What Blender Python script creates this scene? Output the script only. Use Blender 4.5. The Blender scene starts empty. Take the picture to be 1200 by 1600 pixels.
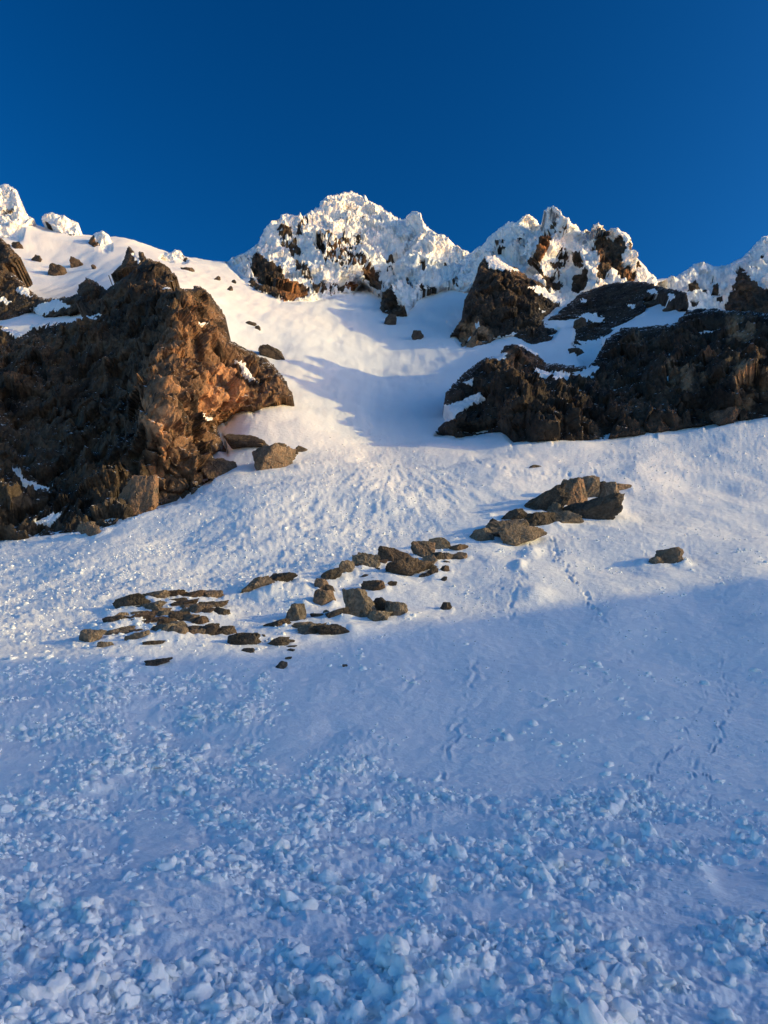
import bpy, bmesh, math
import numpy as np
from mathutils import Vector, Matrix

# ------------------------------------------------------------------ camera, sky, sun, exposure
sc = bpy.context.scene
C = sc.collection
PITCH = math.radians(15.0)
FPX = 1155.0                       # focal length in photo pixels (1200 x 1600)
SUN_EL = math.radians(15.0)
SUN_BACK = math.radians(9.0)       # how far the sun stands behind the camera's right-hand side
SUN = np.array([math.cos(SUN_EL) * math.cos(SUN_BACK), -math.cos(SUN_EL) * math.sin(SUN_BACK), math.sin(SUN_EL)])

cam = bpy.data.cameras.new('camera')
cam.sensor_fit = 'VERTICAL'
cam.sensor_height = 36.0
cam.lens = 36.0 * FPX / 1600.0
cam.clip_start = 0.1
cam.clip_end = 20000
camo = bpy.data.objects.new('camera', cam)
camo.rotation_euler = (math.pi / 2 + PITCH, 0, 0)
C.objects.link(camo)
sc.camera = camo

w = bpy.data.worlds.new('World'); sc.world = w; w.use_nodes = True
nt = w.node_tree
bg = nt.nodes['Background']
sky = nt.nodes.new('ShaderNodeTexSky')
sky.sky_type = 'NISHITA'; sky.sun_disc = False
sky.sun_elevation = SUN_EL
sky.sun_rotation = math.atan2(SUN[0], SUN[1])
sky.altitude = 1500; sky.air_density = 1.0; sky.dust_density = 3.0; sky.ozone_density = 1.8
hs = nt.nodes.new('ShaderNodeHueSaturation'); hs.inputs['Saturation'].default_value = 1.42; hs.inputs['Hue'].default_value = 0.491
nt.links.new(sky.outputs[0], hs.inputs['Color'])
gm = nt.nodes.new('ShaderNodeGamma'); gm.inputs['Gamma'].default_value = 1.5      # the camera's contrast, over the whole sky
nt.links.new(hs.outputs[0], gm.inputs['Color'])
nt.links.new(gm.outputs[0], bg.inputs['Color'])
bg.inputs['Strength'].default_value = 0.088

sl = bpy.data.lights.new('sun', 'SUN'); sl.energy = 2.6; sl.angle = math.radians(0.53); sl.color = (1.0, 0.75, 0.28)
so = bpy.data.objects.new('sun', sl); C.objects.link(so)
so.rotation_euler = Vector(SUN).to_track_quat('Z', 'Y').to_euler()

sc.view_settings.view_transform = 'Standard'
sc.view_settings.look = 'None'
sc.view_settings.gamma = 1.0
sc.view_settings.use_curve_mapping = False
sc.view_settings.exposure = 0.25
sc.render.engine = 'CYCLES'
sc.cycles.max_bounces = 6
sc.cycles.diffuse_bounces = 4
sc.cycles.use_denoising = True

# ------------------------------------------------------------------ noise
rng = np.random.default_rng(7)

def _hash(ix, iy, iz, seed):
    h = (ix.astype(np.int64) * 374761393 + iy.astype(np.int64) * 668265263 + iz.astype(np.int64) * 2147483647 + seed * 1274126177) & 0xFFFFFFFF
    h = ((h ^ (h >> 13)) * 1274126177) & 0xFFFFFFFF
    h = ((h ^ (h >> 16)) * 2246822519) & 0xFFFFFFFF
    return h ^ (h >> 15)

def _rnd(h, k):
    h = (h * (2654435761 + 2 * k) + k * 97531) & 0xFFFFFFFF
    h = ((h ^ (h >> 15)) * 2246822519) & 0xFFFFFFFF
    h = h ^ (h >> 13)
    return h.astype(np.float32) / 4294967296.0

def perlin(p, seed=0):
    p = np.asarray(p, np.float64)
    i = np.floor(p).astype(np.int64); f = (p - i).astype(np.float32)
    u = f * f * f * (f * (f * 6 - 15) + 10)
    out = 0
    for dx in (0, 1):
        for dy in (0, 1):
            for dz in (0, 1):
                h = _hash(i[:, 0] + dx, i[:, 1] + dy, i[:, 2] + dz, seed)
                gx = (h & 1023).astype(np.float32) / 511.5 - 1
                gy = ((h >> 10) & 1023).astype(np.float32) / 511.5 - 1
                gz = ((h >> 20) & 1023).astype(np.float32) / 511.5 - 1
                d = gx * (f[:, 0] - dx) + gy * (f[:, 1] - dy) + gz * (f[:, 2] - dz)
                wgt = (u[:, 0] if dx else 1 - u[:, 0]) * (u[:, 1] if dy else 1 - u[:, 1]) * (u[:, 2] if dz else 1 - u[:, 2])
                out = out + d * wgt
    return out

def fbm(p, octs=4, seed=0, gain=0.5, lac=2.03):
    a, s, o = 1.0, 1.0, 0
    p = np.asarray(p, np.float64)
    for k in range(octs):
        o = o + a * perlin(p * s + k * 13.7, seed + k); a *= gain; s *= lac
    return o

def billow(p, octs=4, seed=0, gain=0.5):
    a, s, o = 1.0, 1.0, 0
    p = np.asarray(p, np.float64)
    for k in range(octs):
        o = o + a * (np.abs(perlin(p * s + k * 7.3, seed + k)) * 2 - 0.45); a *= gain; s *= 2.07
    return o

def facets(p, seed=0, tilt=0.9, jump=1.0):
    """blocky noise: every Voronoi cell is a tilted plane with its own offset"""
    p = np.asarray(p, np.float64)
    i = np.floor(p).astype(np.int64)
    best = np.full(len(p), 1e9, np.float32); val = np.zeros(len(p), np.float32); second = best.copy()
    for dx in (-1, 0, 1):
        for dy in (-1, 0, 1):
            for dz in (-1, 0, 1):
                c0, c1, c2 = i[:, 0] + dx, i[:, 1] + dy, i[:, 2] + dz
                h = _hash(c0, c1, c2, seed)
                v0 = (p[:, 0] - c0 - _rnd(h, 1)).astype(np.float32)
                v1 = (p[:, 1] - c1 - _rnd(h, 2)).astype(np.float32)
                v2 = (p[:, 2] - c2 - _rnd(h, 3)).astype(np.float32)
                d = v0 * v0 + v1 * v1 + v2 * v2
                m = d < best
                second = np.where(m, best, np.minimum(second, d))
                best = np.where(m, d, best)
                nv = jump * (_rnd(h, 4) - 0.5) + tilt * (v0 * (_rnd(h, 5) - .5) + v1 * (_rnd(h, 6) - .5) + v2 * (_rnd(h, 7) - .5)) * 2
                val = np.where(m, nv, val)
    return val, np.sqrt(second) - np.sqrt(best)

def clods(p2, seed, rmin=.25, rmax=.62, dens=1.0):
    """2-D field of rounded lumps of uneven size, height in cell units"""
    p2 = np.asarray(p2, np.float64)
    i = np.floor(p2).astype(np.int64); out = np.zeros(len(p2), np.float32)
    z = np.zeros(len(p2), np.int64)
    for dx in (-1, 0, 1):
        for dy in (-1, 0, 1):
            h = _hash(i[:, 0] + dx, i[:, 1] + dy, z, seed)
            vx = (p2[:, 0] - i[:, 0] - dx - _rnd(h, 1)).astype(np.float32)
            vy = (p2[:, 1] - i[:, 1] - dy - _rnd(h, 2)).astype(np.float32)
            r = rmin + (rmax - rmin) * _rnd(h, 3) ** 2
            a = _rnd(h, 5) * 3.14; e = .6 + .4 * _rnd(h, 6)
            ca, sa = np.cos(a), np.sin(a)
            q = ((vx * ca + vy * sa) ** 2 + ((vy * ca - vx * sa) / e) ** 2) / (r * r)
            hh = r * np.sqrt(np.clip(1 - q, 0, 1)) * (.5 + .7 * _rnd(h, 7)) * (_rnd(h, 4) < dens)
            out = np.maximum(out, hh)
    return out

def sstep(a, b, x):
    t = np.clip((x - a) / (b - a), 0, 1)
    return t * t * (3 - 2 * t)

def seg_dist(pts, poly, closed=True):
    P = np.asarray(pts, np.float64); V = np.asarray(poly, np.float64)
    n = len(V); best = np.full(len(P), 1e18)
    for k in range(n if closed else n - 1):
        a, b = V[k], V[(k + 1) % n]
        ab = b - a; L = ab @ ab + 1e-12
        t = np.clip(((P - a) @ ab) / L, 0, 1)
        q = P - a - t[:, None] * ab
        best = np.minimum(best, (q * q).sum(1))
    return np.sqrt(best)

def inside(pts, poly):
    P = np.asarray(pts, np.float64); V = np.asarray(poly, np.float64)
    r = np.zeros(len(P), bool); n = len(V)
    for k in range(n):
        x0, y0 = V[k]; x1, y1 = V[(k + 1) % n]
        if y0 == y1: continue
        c = (P[:, 1] > y0) != (P[:, 1] > y1)
        r ^= c & (P[:, 0] < (x1 - x0) * (P[:, 1] - y0) / (y1 - y0) + x0)
    return r

def sdf(pts, poly):
    d = seg_dist(pts, poly)
    return np.where(inside(pts, poly), d, -d)

class TPS:
    def __init__(s, X, y, reg=1e-4):
        X = np.asarray(X, float); y = np.asarray(y, float); n = len(X)
        K = s.k(X, X) + reg * np.eye(n); P = np.c_[np.ones(n), X]
        A = np.zeros((n + 3, n + 3)); A[:n, :n] = K; A[:n, n:] = P; A[n:, :n] = P.T
        s.w = np.linalg.solve(A, np.r_[y, 0, 0, 0]); s.X = X
    @staticmethod
    def k(a, b):
        d2 = ((a[:, None, :] - b[None, :, :]) ** 2).sum(2)
        return 0.5 * d2 * np.log(d2 + 1e-12)
    def __call__(s, Q):
        Q = np.asarray(Q, float); out = np.empty(len(Q))
        for a in range(0, len(Q), 40000):
            q = Q[a:a + 40000]
            out[a:a + 40000] = s.k(q, s.X) @ s.w[:-3] + s.w[-3] + q @ s.w[-2:]
        return out

# ------------------------------------------------------------------ the survey: sight lines with a distance
cP, sP = math.cos(PITCH), math.sin(PITCH)
def pt(u, v, d):
    """point seen along sight line (u, v) at horizontal distance d in front of the camera"""
    u = np.asarray(u, float); v = np.asarray(v, float); d = np.asarray(d, float)
    b = (800 - v) / FPX
    t = d / (cP - sP * b)
    return np.stack([(u - 600) / FPX * t, d + 0 * t, (sP + cP * b) * t], -1)
def v_of(z, d):
    e = np.arctan2(z, d) - PITCH
    return 800 - FPX * np.tan(e)
def uv_of(p):
    p = np.asarray(p, float)
    yc = p[:, 1] * cP + p[:, 2] * sP
    zc = p[:, 2] * cP - p[:, 1] * sP
    return 600 + FPX * p[:, 0] / yc, 800 - FPX * zc / yc

TERR = []
for d_, z_ in ((3, -2.62), (4.5, -2.6), (7, -2.5), (12, -2.5), (20, -2.2)):
    for u_ in (-300, 0, 300, 600, 900, 1200, 1500):
        TERR.append((u_, v_of(z_, d_) + 0, d_))
def row(d_, **kw): pass
for d_, vals in {
    34: {-300: 1050, 0: 1047, 300: 1048, 600: 1050, 900: 1055, 1200: 1060, 1500: 1060},
    50: {-300: 965, 0: 950, 300: 940, 600: 930, 900: 928, 1200: 925, 1500: 925},
    65: {-300: 920, 0: 892, 300: 868, 600: 855, 900: 848, 1200: 846, 1500: 850},
    80: {-300: 880, 0: 852, 200: 815, 400: 788, 600: 785, 800: 785, 1000: 782, 1200: 780, 1500: 785},
    95: {-300: 850, 0: 825, 200: 788, 330: 757, 450: 738, 600: 742, 800: 735, 1000: 728, 1200: 718, 1500: 720},
}.items():
    for u_, v_ in vals.items(): TERR.append((u_, v_, d_))
for u_, prof in {
    -300: ((112, 800), (130, 660), (160, 540), (200, 500), (250, 430), (310, 350)),
    0: ((112, 790), (130, 640), (150, 545), (170, 505), (200, 470), (250, 415), (310, 338)),
    100: ((110, 770), (130, 640), (150, 540), (170, 497), (200, 468), (250, 425), (310, 362)),
    200: ((310, 373),),
    250: ((105, 765), (120, 700), (140, 570), (160, 475), (180, 445), (230, 425), (300, 391)),
    330: ((105, 735), (118, 690), (135, 600), (160, 520), (190, 475), (230, 445), (315, 408)),
    400: ((104, 717), (112, 682), (118, 655), (150, 575), (165, 547), (190, 508), (230, 468), (280, 432), (325, 410)),
    470: ((105, 713), (112, 688), (120, 657), (135, 620), (150, 590), (180, 540), (215, 500), (260, 462), (320, 428)),
    600: ((115, 703), (130, 667), (150, 627), (180, 582), (215, 537), (255, 490), (290, 465), (330, 445)),
    700: ((118, 690), (140, 640), (165, 597), (190, 562), (215, 530), (250, 485), (290, 440), (320, 415)),
    760: ((114, 693), (125, 670), (145, 625), (170, 578), (190, 550), (210, 527), (240, 480)),
    850: ((112, 686), (122, 650), (132, 608), (147, 585), (165, 565), (182, 540), (200, 512), (230, 475)),
    950: ((112, 677), (124, 610), (140, 580), (155, 550), (170, 525), (200, 495), (230, 462), (260, 445)),
    1050: ((112, 667), (124, 600), (140, 530), (150, 505), (165, 492), (200, 466), (240, 450), (300, 436)),
    1150: ((110, 656), (124, 580), (140, 505), (155, 492), (200, 478), (260, 445), (300, 415)),
    1250: ((108, 646), (124, 570), (140, 500), (160, 480), (220, 450), (300, 390)),
    1500: ((110, 650), (125, 590), (140, 540), (160, 520), (220, 480), (300, 420)),
}.items():
    for d_, v_ in prof: TERR.append((u_, v_, d_))
for u_, v_ in ((-300, 350), (0, 338), (150, 366), (300, 403), (400, 412), (600, 440), (800, 440), (1000, 440), (1200, 410), (1500, 420)):
    TERR.append((u_, v_ + 55, 385)); TERR.append((u_, v_ + 140, 470))
TERR = np.array(TERR, float)
NU, ND = 1 / 420.0, 1.15
_tps = TPS(np.c_[TERR[:, 0] * NU, np.log(TERR[:, 2]) * ND], TERR[:, 1] / 100.0, 2e-4)
def ground_v(u, d):
    """where the bare snow surface lies: the sight-line row at column u, distance d"""
    u = np.clip(np.asarray(u, float), -300, 1500); d = np.asarray(d, float)
    v = _tps(np.c_[u * NU, np.log(d) * ND]) * 100.0
    # unseen shoulder added right of the view, its jagged crest raised to shade the gully
    k = sstep(1235, 1330, u) * sstep(102, 128, d) * (1 - sstep(150, 166, d))
    v = v - (215 + 75 * perlin(np.c_[d * .21, u * .004, 0 * d], 5) + 45 * np.abs(perlin(np.c_[d * .6, u * .01, 0 * d], 6))) * k
    return v

_D = np.exp(np.linspace(math.log(3.2), math.log(380), 900))
_cache = {}
def hit(u, v):
    """first snow point along the sight line"""
    key = round(float(u))
    if key not in _cache: _cache[key] = ground_v(np.full(len(_D), float(u)), _D)
    g = _cache[key]
    idx = np.nonzero(g <= v)[0]
    if len(idx) == 0: return 330.0
    i = idx[0]
    if i == 0: return _D[0]
    t = (g[i - 1] - v) / (g[i - 1] - g[i] + 1e-9)
    return float(_D[i - 1] * (1 - t) + _D[i] * t)

# ------------------------------------------------------------------ materials
def newmat(name):
    m = bpy.data.materials.new(name); m.use_nodes = True
    n = m.node_tree; b = n.nodes['Principled BSDF']
    return m, n, b
def N(n, t, **kw):
    x = n.nodes.new(t)
    for k, v in kw.items():
        if k in x.inputs: x.inputs[k].default_value = v
        else: setattr(x, k, v)
    return x
def noise(n, scale, detail=4, rough=.55, vec=None, dist=0):
    x = N(n, 'ShaderNodeTexNoise'); x.inputs['Scale'].default_value = scale
    x.inputs['Detail'].default_value = detail; x.inputs['Roughness'].default_value = rough; x.inputs['Distortion'].default_value = dist
    if vec is not None: n.links.new(vec, x.inputs['Vector'])
    return x.outputs['Fac']
def ramp(n, fac, stops):
    r = N(n, 'ShaderNodeValToRGB'); e = r.color_ramp.elements
    while len(e) < len(stops): e.new(0.5)
    for x, (p, c) in zip(e, stops):
        x.position = p; x.color = (*c, 1) if len(c) == 3 else c
    n.links.new(fac, r.inputs['Fac']); return r.outputs['Color']
def mix(n, fac, a, b, mode='MIX'):
    x = N(n, 'ShaderNodeMix'); x.data_type = 'RGBA'; x.blend_type = mode
    for s, val in ((x.inputs['Factor'], fac), (x.inputs['A'], a), (x.inputs['B'], b)):
        if hasattr(val, 'links') or isinstance(val, bpy.types.NodeSocket): n.links.new(val, s)
        elif isinstance(val, (int, float)): s.default_value = val
        else: s.default_value = (*val, 1)
    return x.outputs['Result']
def math_(n, op, a, b=0.0, c=0.0):
    x = N(n, 'ShaderNodeMath'); x.operation = op
    for s, val in zip(x.inputs, (a, b, c)):
        if isinstance(val, bpy.types.NodeSocket): n.links.new(val, s)
        else: s.default_value = val
    return x.outputs[0]
def geo_pos(n): return N(n, 'ShaderNodeNewGeometry').outputs['Position']
def attr(n, name):
    a = N(n, 'ShaderNodeAttribute'); a.attribute_name = name; return a.outputs['Fac']

SNOW_A, SNOW_B = (0.955, 0.96, 0.96), (0.92, 0.925, 0.925)

def snow_material(name='snow', bumps=True):
    m, n, b = newmat(name)
    p = geo_pos(n)
    f = noise(n, .35, 4, .6, p)
    col = mix(n, f, SNOW_A, SNOW_B)
    n.links.new(col, b.inputs['Base Color'])
    b.inputs['Roughness'].default_value = .62
    b.inputs['Specular IOR Level'].default_value = .25
    if not bumps: return m
    h1 = noise(n, 9, 4, .65, p); h2 = noise(n, 1.6, 3, .6, p)
    bp = N(n, 'ShaderNodeBump'); bp.inputs['Strength'].default_value = .5; bp.inputs['Distance'].default_value = .05
    n.links.new(h1, bp.inputs['Height'])
    bp2 = N(n, 'ShaderNodeBump'); bp2.inputs['Strength'].default_value = .35; bp2.inputs['Distance'].default_value = .25
    n.links.new(h2, bp2.inputs['Height']); n.links.new(bp.outputs[0], bp2.inputs['Normal'])
    n.links.new(bp2.outputs[0], b.inputs['Normal'])
    return m

def rock_material(name, dark, mid, warm, scale, snowy=True, dust=.8):
    """rock coloured by grain, with snow lying where the 'snow' attribute says and on flat ledges"""
    m, n, b = newmat(name)
    p = geo_pos(n)
    mp = N(n, 'ShaderNodeMapping'); n.links.new(p, mp.inputs['Vector']); mp.inputs['Rotation'].default_value = (.2, .35, .3); mp.inputs['Scale'].default_value = (1, 1, 1.0)
    n1 = noise(n, .16 * scale, 6, .62, mp.outputs[0], .6)
    n2 = noise(n, 1.3 * scale, 5, .65, mp.outputs[0], .3)
    n3 = noise(n, .05 * scale, 3, .5, p)
    base = mix(n, ramp(n, n1, [(.36, (0, 0, 0)), (.66, (1, 1, 1))]), dark, mid)
    grain = ramp(n, n2, [(.3, (.45, .45, .45)), (.7, (1.25, 1.22, 1.18))])
    base = mix(n, 1.0, base, grain, 'MULTIPLY')
    wf = math_(n, 'MULTIPLY', attr(n, 'warm'), ramp(n, n1, [(.40, (.1, .1, .1)), (.47, (.75, .75, .75)), (.62, (1, 1, 1))]))
    base = mix(n, wf, base, mix(n, 1.0, warm, grain, 'MULTIPLY'))
    if snowy:
        g = N(n, 'ShaderNodeNewGeometry')
        sx = N(n, 'ShaderNodeSeparateXYZ'); n.links.new(g.outputs['Normal'], sx.inputs[0])
        up = math_(n, 'ADD', sx.outputs['Z'], math_(n, 'MULTIPLY', math_(n, 'SUBTRACT', n2, .5), .5))
        led = ramp(n, up, [(dust, (0, 0, 0)), (min(dust + .07, 1), (1, 1, 1))])
        sn = math_(n, 'ADD', attr(n, 'snow'), math_(n, 'MULTIPLY', math_(n, 'SUBTRACT', n2, .5), .35))
        snf = ramp(n, sn, [(.44, (0, 0, 0)), (.54, (1, 1, 1))])
        fac = math_(n, 'MAXIMUM', led, snf)
        col = mix(n, fac, base, SNOW_A)
        rough = math_(n, 'MULTIPLY_ADD', fac, -.25, .9)
        n.links.new(rough, b.inputs['Roughness'])
    else:
        col = base; b.inputs['Roughness'].default_value = .88
    n.links.new(col, b.inputs['Base Color'])
    b.inputs['Specular IOR Level'].default_value = .2
    hh = noise(n, 2.4 * scale, 6, .7, mp.outputs[0], .4)
    bp = N(n, 'ShaderNodeBump'); bp.inputs['Strength'].default_value = .6; bp.inputs['Distance'].default_value = .3 / scale
    n.links.new(hh, bp.inputs['Height'])
    # joints and cracks
    wv = N(n, 'ShaderNodeVectorMath'); wv.operation = 'ADD'
    nz = N(n, 'ShaderNodeTexNoise'); nz.inputs['Scale'].default_value = .8 * scale; nz.inputs['Detail'].default_value = 3; n.links.new(p, nz.inputs['Vector'])
    mp2 = N(n, 'ShaderNodeMapping'); n.links.new(p, mp2.inputs['Vector']); mp2.inputs['Rotation'].default_value = (.3, .5, .2); mp2.inputs['Scale'].default_value = (1.0, 1.0, .55)
    n.links.new(mp2.outputs[0], wv.inputs[0]); n.links.new(nz.outputs['Color'], wv.inputs[1])
    vo = N(n, 'ShaderNodeTexVoronoi'); vo.feature = 'F1'; vo.distance = 'CHEBYCHEV'; vo.inputs['Scale'].default_value = .75 * scale; n.links.new(wv.outputs[0], vo.inputs['Vector'])
    bp3 = N(n, 'ShaderNodeBump'); bp3.inputs['Strength'].default_value = .8; bp3.inputs['Distance'].default_value = .7 / scale
    n.links.new(vo.outputs['Distance'], bp3.inputs['Height']); n.links.new(bp.outputs[0], bp3.inputs['Normal'])
    n.links.new(bp3.outputs[0], b.inputs['Normal'])
    return m

M_SNOW = snow_material()
M_CLIFF = rock_material('cliff_rock', (.028, .024, .021), (.15, .113, .08), (.50, .275, .15), 1.0)
M_DARKCLIFF = rock_material('dark_cliff_rock', (.024, .021, .02), (.092, .072, .055), (.42, .27, .165), 1.0)
M_PEAK = rock_material('rime_peak', (.035, .03, .026), (.14, .105, .075), (.42, .19, .08), .7, dust=.97)
M_BOULDER = rock_material('boulder_rock', (.14, .118, .095), (.31, .25, .185), (.36, .20, .115), 4.0, snowy=False)
M_DARKB = rock_material('dark_boulder_rock', (.06, .052, .045), (.15, .12, .092), (.24, .135, .08), 4.0, snowy=False)

# ------------------------------------------------------------------ mesh helpers
def mesh_obj(name, verts, faces, mat, smooth=True, attrs=None):
    me = bpy.data.meshes.new(name)
    verts = np.ascontiguousarray(verts, np.float32); faces = np.ascontiguousarray(faces, np.int32)
    nv, nf, k = len(verts), len(faces), faces.shape[1]
    me.vertices.add(nv); me.vertices.foreach_set('co', verts.ravel())
    me.loops.add(nf * k); me.loops.foreach_set('vertex_index', faces.ravel())
    me.polygons.add(nf); me.polygons.foreach_set('loop_start', np.arange(0, nf * k, k, dtype=np.int32))
    me.polygons.foreach_set('use_smooth', np.full(nf, smooth))
    me.update(calc_edges=True)
    for a, val in (attrs or {}).items():
        at = me.attributes.new(a, 'FLOAT', 'POINT'); at.data.foreach_set('value', np.ascontiguousarray(val, np.float32))
    me.materials.append(mat)
    o = bpy.data.objects.new(name, me); C.objects.link(o)
    return o
def tag(o, label=None, cat=None, group=None, kind=None):
    for k, v in (('label', label), ('category', cat), ('group', group), ('kind', kind)):
        if v: o[k] = v
    return o
def grid_faces(nr, nc):
    i = np.arange(nr * nc).reshape(nr, nc)
    return np.stack([i[:-1, :-1], i[:-1, 1:], i[1:, 1:], i[1:, :-1]], -1).reshape(-1, 4)

# ------------------------------------------------------------------ cliffs and peaks
def Z(ox, oy, s):
    return lambda *a: [(ox + x * s, oy + y * s) for x, y in zip(a[::2], a[1::2])]

FACES = []
def crag(name, outline, depths, step, mat, label, cat, kind='rock', amp=1.0, cell=4.0, snow=(), warm=(), rock=(), jag=2.6, roll=(10, .05), seed=1, group=None, aniso=(1, 1, .7), dip=(.25, .1, 1.0)):
    """a body of rock or rime: its face is surveyed by sight lines with distances, its sides turn back into the mountain"""
    V = np.array(outline, float)
    u0, v0 = V.min(0) - 6; u1, v1 = V.max(0) + 6
    us = np.arange(u0, u1, step); vs = np.arange(v0, v1, step)
    A, B = np.meshgrid(us, vs); uv = np.c_[A.ravel(), B.ravel()]
    dep = []
    for q_ in depths:
        d_ = q_[2] if len(q_) > 2 and q_[2] else hit(q_[0], q_[1]) + .4
        dep.append((q_[0], q_[1], d_))
    dep = np.array(dep, float)
    dt = TPS(np.c_[dep[:, 0], dep[:, 1]] / 120.0, dep[:, 2], 1e-3)
    FACES.append((V, dt, dep[:, 2].min() * .95, dep[:, 2].max() * 1.06, cell))
    s = sdf(uv, V)
    near_ = s > -jag * 2.5
    keep0 = near_.copy()
    d = dt(uv / 120.0)
    d = np.clip(d, dep[:, 2].min() * .95, dep[:, 2].max() * 1.06)
    P = pt(uv[:, 0], uv[:, 1], d)
    idx = np.nonzero(near_)[0]
    p = P[idx]
    dm = dep[:, 2].mean(); px = dm / FPX
    # ragged outline
    s[idx] += jag * (fbm(p / (16 * px), 4, seed + 3) * 1.3)
    keep = s > 0
    idx = np.nonzero(keep)[0]; p = P[idx]; si = s[idx]; uvi = uv[idx]
    att_snow = np.zeros(len(idx)); att_warm = np.zeros(len(idx))
    st = fbm(np.c_[p[:, 0] / (5 * px), p[:, 1] / (18 * px), p[:, 2] / (18 * px)], 4, seed + 11)       # upright streaks
    bl = fbm(p / (10 * px), 4, seed + 17)
    if kind == 'rime':
        att_snow += 1.0
        for poly, val, stre in rock:
            k = sdf(uvi + np.c_[bl, st] * 6, poly)
            m_ = sstep(-5, 4, k)
            att_snow -= m_ * val * np.clip(1 - stre * np.clip(.22 + st * 3.4, 0, 1.2), 0, 1.2)
        att_snow -= .6 * sstep(.46, .58, st * .9 + bl * .35)
    for poly, soft in snow:
        k = sdf(uvi + np.c_[bl, st] * soft * 2.2, poly)
        att_snow = np.maximum(att_snow, sstep(-soft * .6, soft * .6, k))
    for poly, val in warm:
        k = sdf(uvi + np.c_[st, bl] * 9, poly); att_warm = np.maximum(att_warm, val * sstep(-6, 6, k))
    att_snow = np.clip(att_snow, 0, 1)
    rk = 1 - sstep(.35, .6, att_snow)
    pw = p + np.c_[perlin(p / (cell * 2), seed + 5), perlin(p / (cell * 2), seed + 6), perlin(p / (cell * 2), seed + 7)] * cell * .55
    an = np.array(aniso)
    disp = np.zeros(len(idx)); side = np.zeros(len(idx)); upw = np.zeros(len(idx))
    f1, e1 = facets(pw / (cell * 1.25) * an, seed, 1.15, .55); f2, e2 = facets(pw / (cell * .45) * an, seed + 1, 1.1, .5); f3, e3 = facets(pw / (cell * .16) * an, seed + 2, 1.0, .5)
    bed = (p @ np.array(dip)) / (cell * .62) + .9 * fbm(p / (cell * 2.5), 3, seed + 9)
    saw = bed - np.floor(bed); saw = sstep(0, .8, saw) - sstep(.86, 1, saw)
    bmod = np.clip(.5 + 1.6 * fbm(p / (cell * 1.8), 2, seed + 10), 0, 1)
    rd = cell * (.62 * f1 + .30 * f2 + .085 * f3 + .20 * (saw - .5) * bmod) - cell * .09 * (np.exp(-e1 * 16) + .45 * np.exp(-e2 * 12)) + cell * .45 * fbm(p / (cell * 2.6), 3, seed + 8)
    rockdisp = amp * rd
    if kind == 'rime':
        sc_ = np.array([1 / .9, 1 / .9, 1 / 1.7])
        pr = p + np.c_[perlin(p / (9 * px), seed + 31), perlin(p / (9 * px), seed + 32), perlin(p / (9 * px), seed + 33)] * 4 * px
        b1 = billow(pr / (30 * px) * sc_, 3, seed + 21); b2 = billow(pr / (11 * px) * sc_, 3, seed + 25, .5)
        b3 = fbm(pr / (13 * px) * np.array([1.6, 1.6, .28]), 4, seed + 51, .55)
        rime = px * (8.5 * b1 + 2.3 * b2 + 5.0 * b3) + amp * cell * (.40 * f1 + .10 * f2) + cell * .6 * fbm(p / (cell * 2.2), 3, seed + 8)
        disp = rime * (1 - rk) + (rockdisp * .8 - 2.5 * px) * rk
        side = (1 - rk) * px * 1.2 * perlin(p / (5 * px), seed + 41)
    else:
        sn_lump = px * 1.5 * fbm(p / (20 * px), 3, seed + 21)
        disp = rockdisp * rk + (rockdisp * .25 + sn_lump + 1.0 * px) * (1 - rk)
        side = rk * cell * .10 * f2; upw = rk * cell * .08 * f3
    if kind == 'rock':
        # weathering: round the steps a little
        gw = keep.reshape(len(vs), len(us)).astype(float); gd = np.zeros(len(uv)); gd[idx] = disp; gd = gd.reshape(gw.shape)
        for _ in range(1):
            num = gd * gw * 7; den = gw * 7
            for ax in (0, 1):
                for sh in (1, -1):
                    num = num + np.roll(gd * gw, sh, ax); den = den + np.roll(gw, sh, ax)
            gd = num / np.maximum(den, 1e-6)
        disp = gd.ravel()[idx]
    edge_w, edge_d = roll
    rb = np.clip(1 - si / edge_w, 0, 1) ** 2 * edge_d * dm
    # move along the sight line in plan (towards the viewer = out of the mountain)
    hd = np.c_[p[:, 0], p[:, 1]]; hd /= np.linalg.norm(hd, axis=1)[:, None]
    ray = p / np.linalg.norm(p, axis=1)[:, None]
    fin = (sstep(0, 26, si) * .72 + sstep(0, 9, si) * .18 if kind == 'rock' else sstep(0, 8, si) * .9) + .1 * np.clip(si / 2, 0, 1)
    p2 = p + ray * rb[:, None]
    G = P.reshape(len(vs), len(us), 3)
    nb_ = np.cross(np.gradient(G, axis=1), np.gradient(G, axis=0)).reshape(-1, 3)[idx]
    nb_ /= np.linalg.norm(nb_, axis=1)[:, None] + 1e-9
    nb_ *= np.where((nb_ * ray).sum(1) > 0, -1, 1)[:, None]
    out = nb_ * .65 + np.c_[-hd, np.full(len(hd), .12)] * .5; out /= np.linalg.norm(out, axis=1)[:, None]
    p2 += out * (disp * fin)[:, None]
    p2[:, 0] += side * fin; p2[:, 2] += upw * fin
    remap = np.full(len(uv), -1); remap[idx] = np.arange(len(idx))
    F = grid_faces(len(vs), len(us)); F = remap[F]; F = F[(F >= 0).all(1)]
    # sides: from the rim back into the mountain
    E = np.concatenate([F[:, [0, 1]], F[:, [1, 2]], F[:, [2, 3]], F[:, [3, 0]]])
    code = E.min(1).astype(np.int64) * 10000000 + E.max(1)
    uq, inv, cnt = np.unique(code, return_inverse=True, return_counts=True)
    bE = E[cnt[inv] == 1]
    bv = np.unique(bE); bm_ = np.full(len(p2), -1); bm_[bv] = np.arange(len(bv))
    back = p2[bv] + np.array([0, 1.0, -.12]) * dm * .05 + hdback(p2[bv]) * dm * .02
    nb = len(p2)
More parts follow.
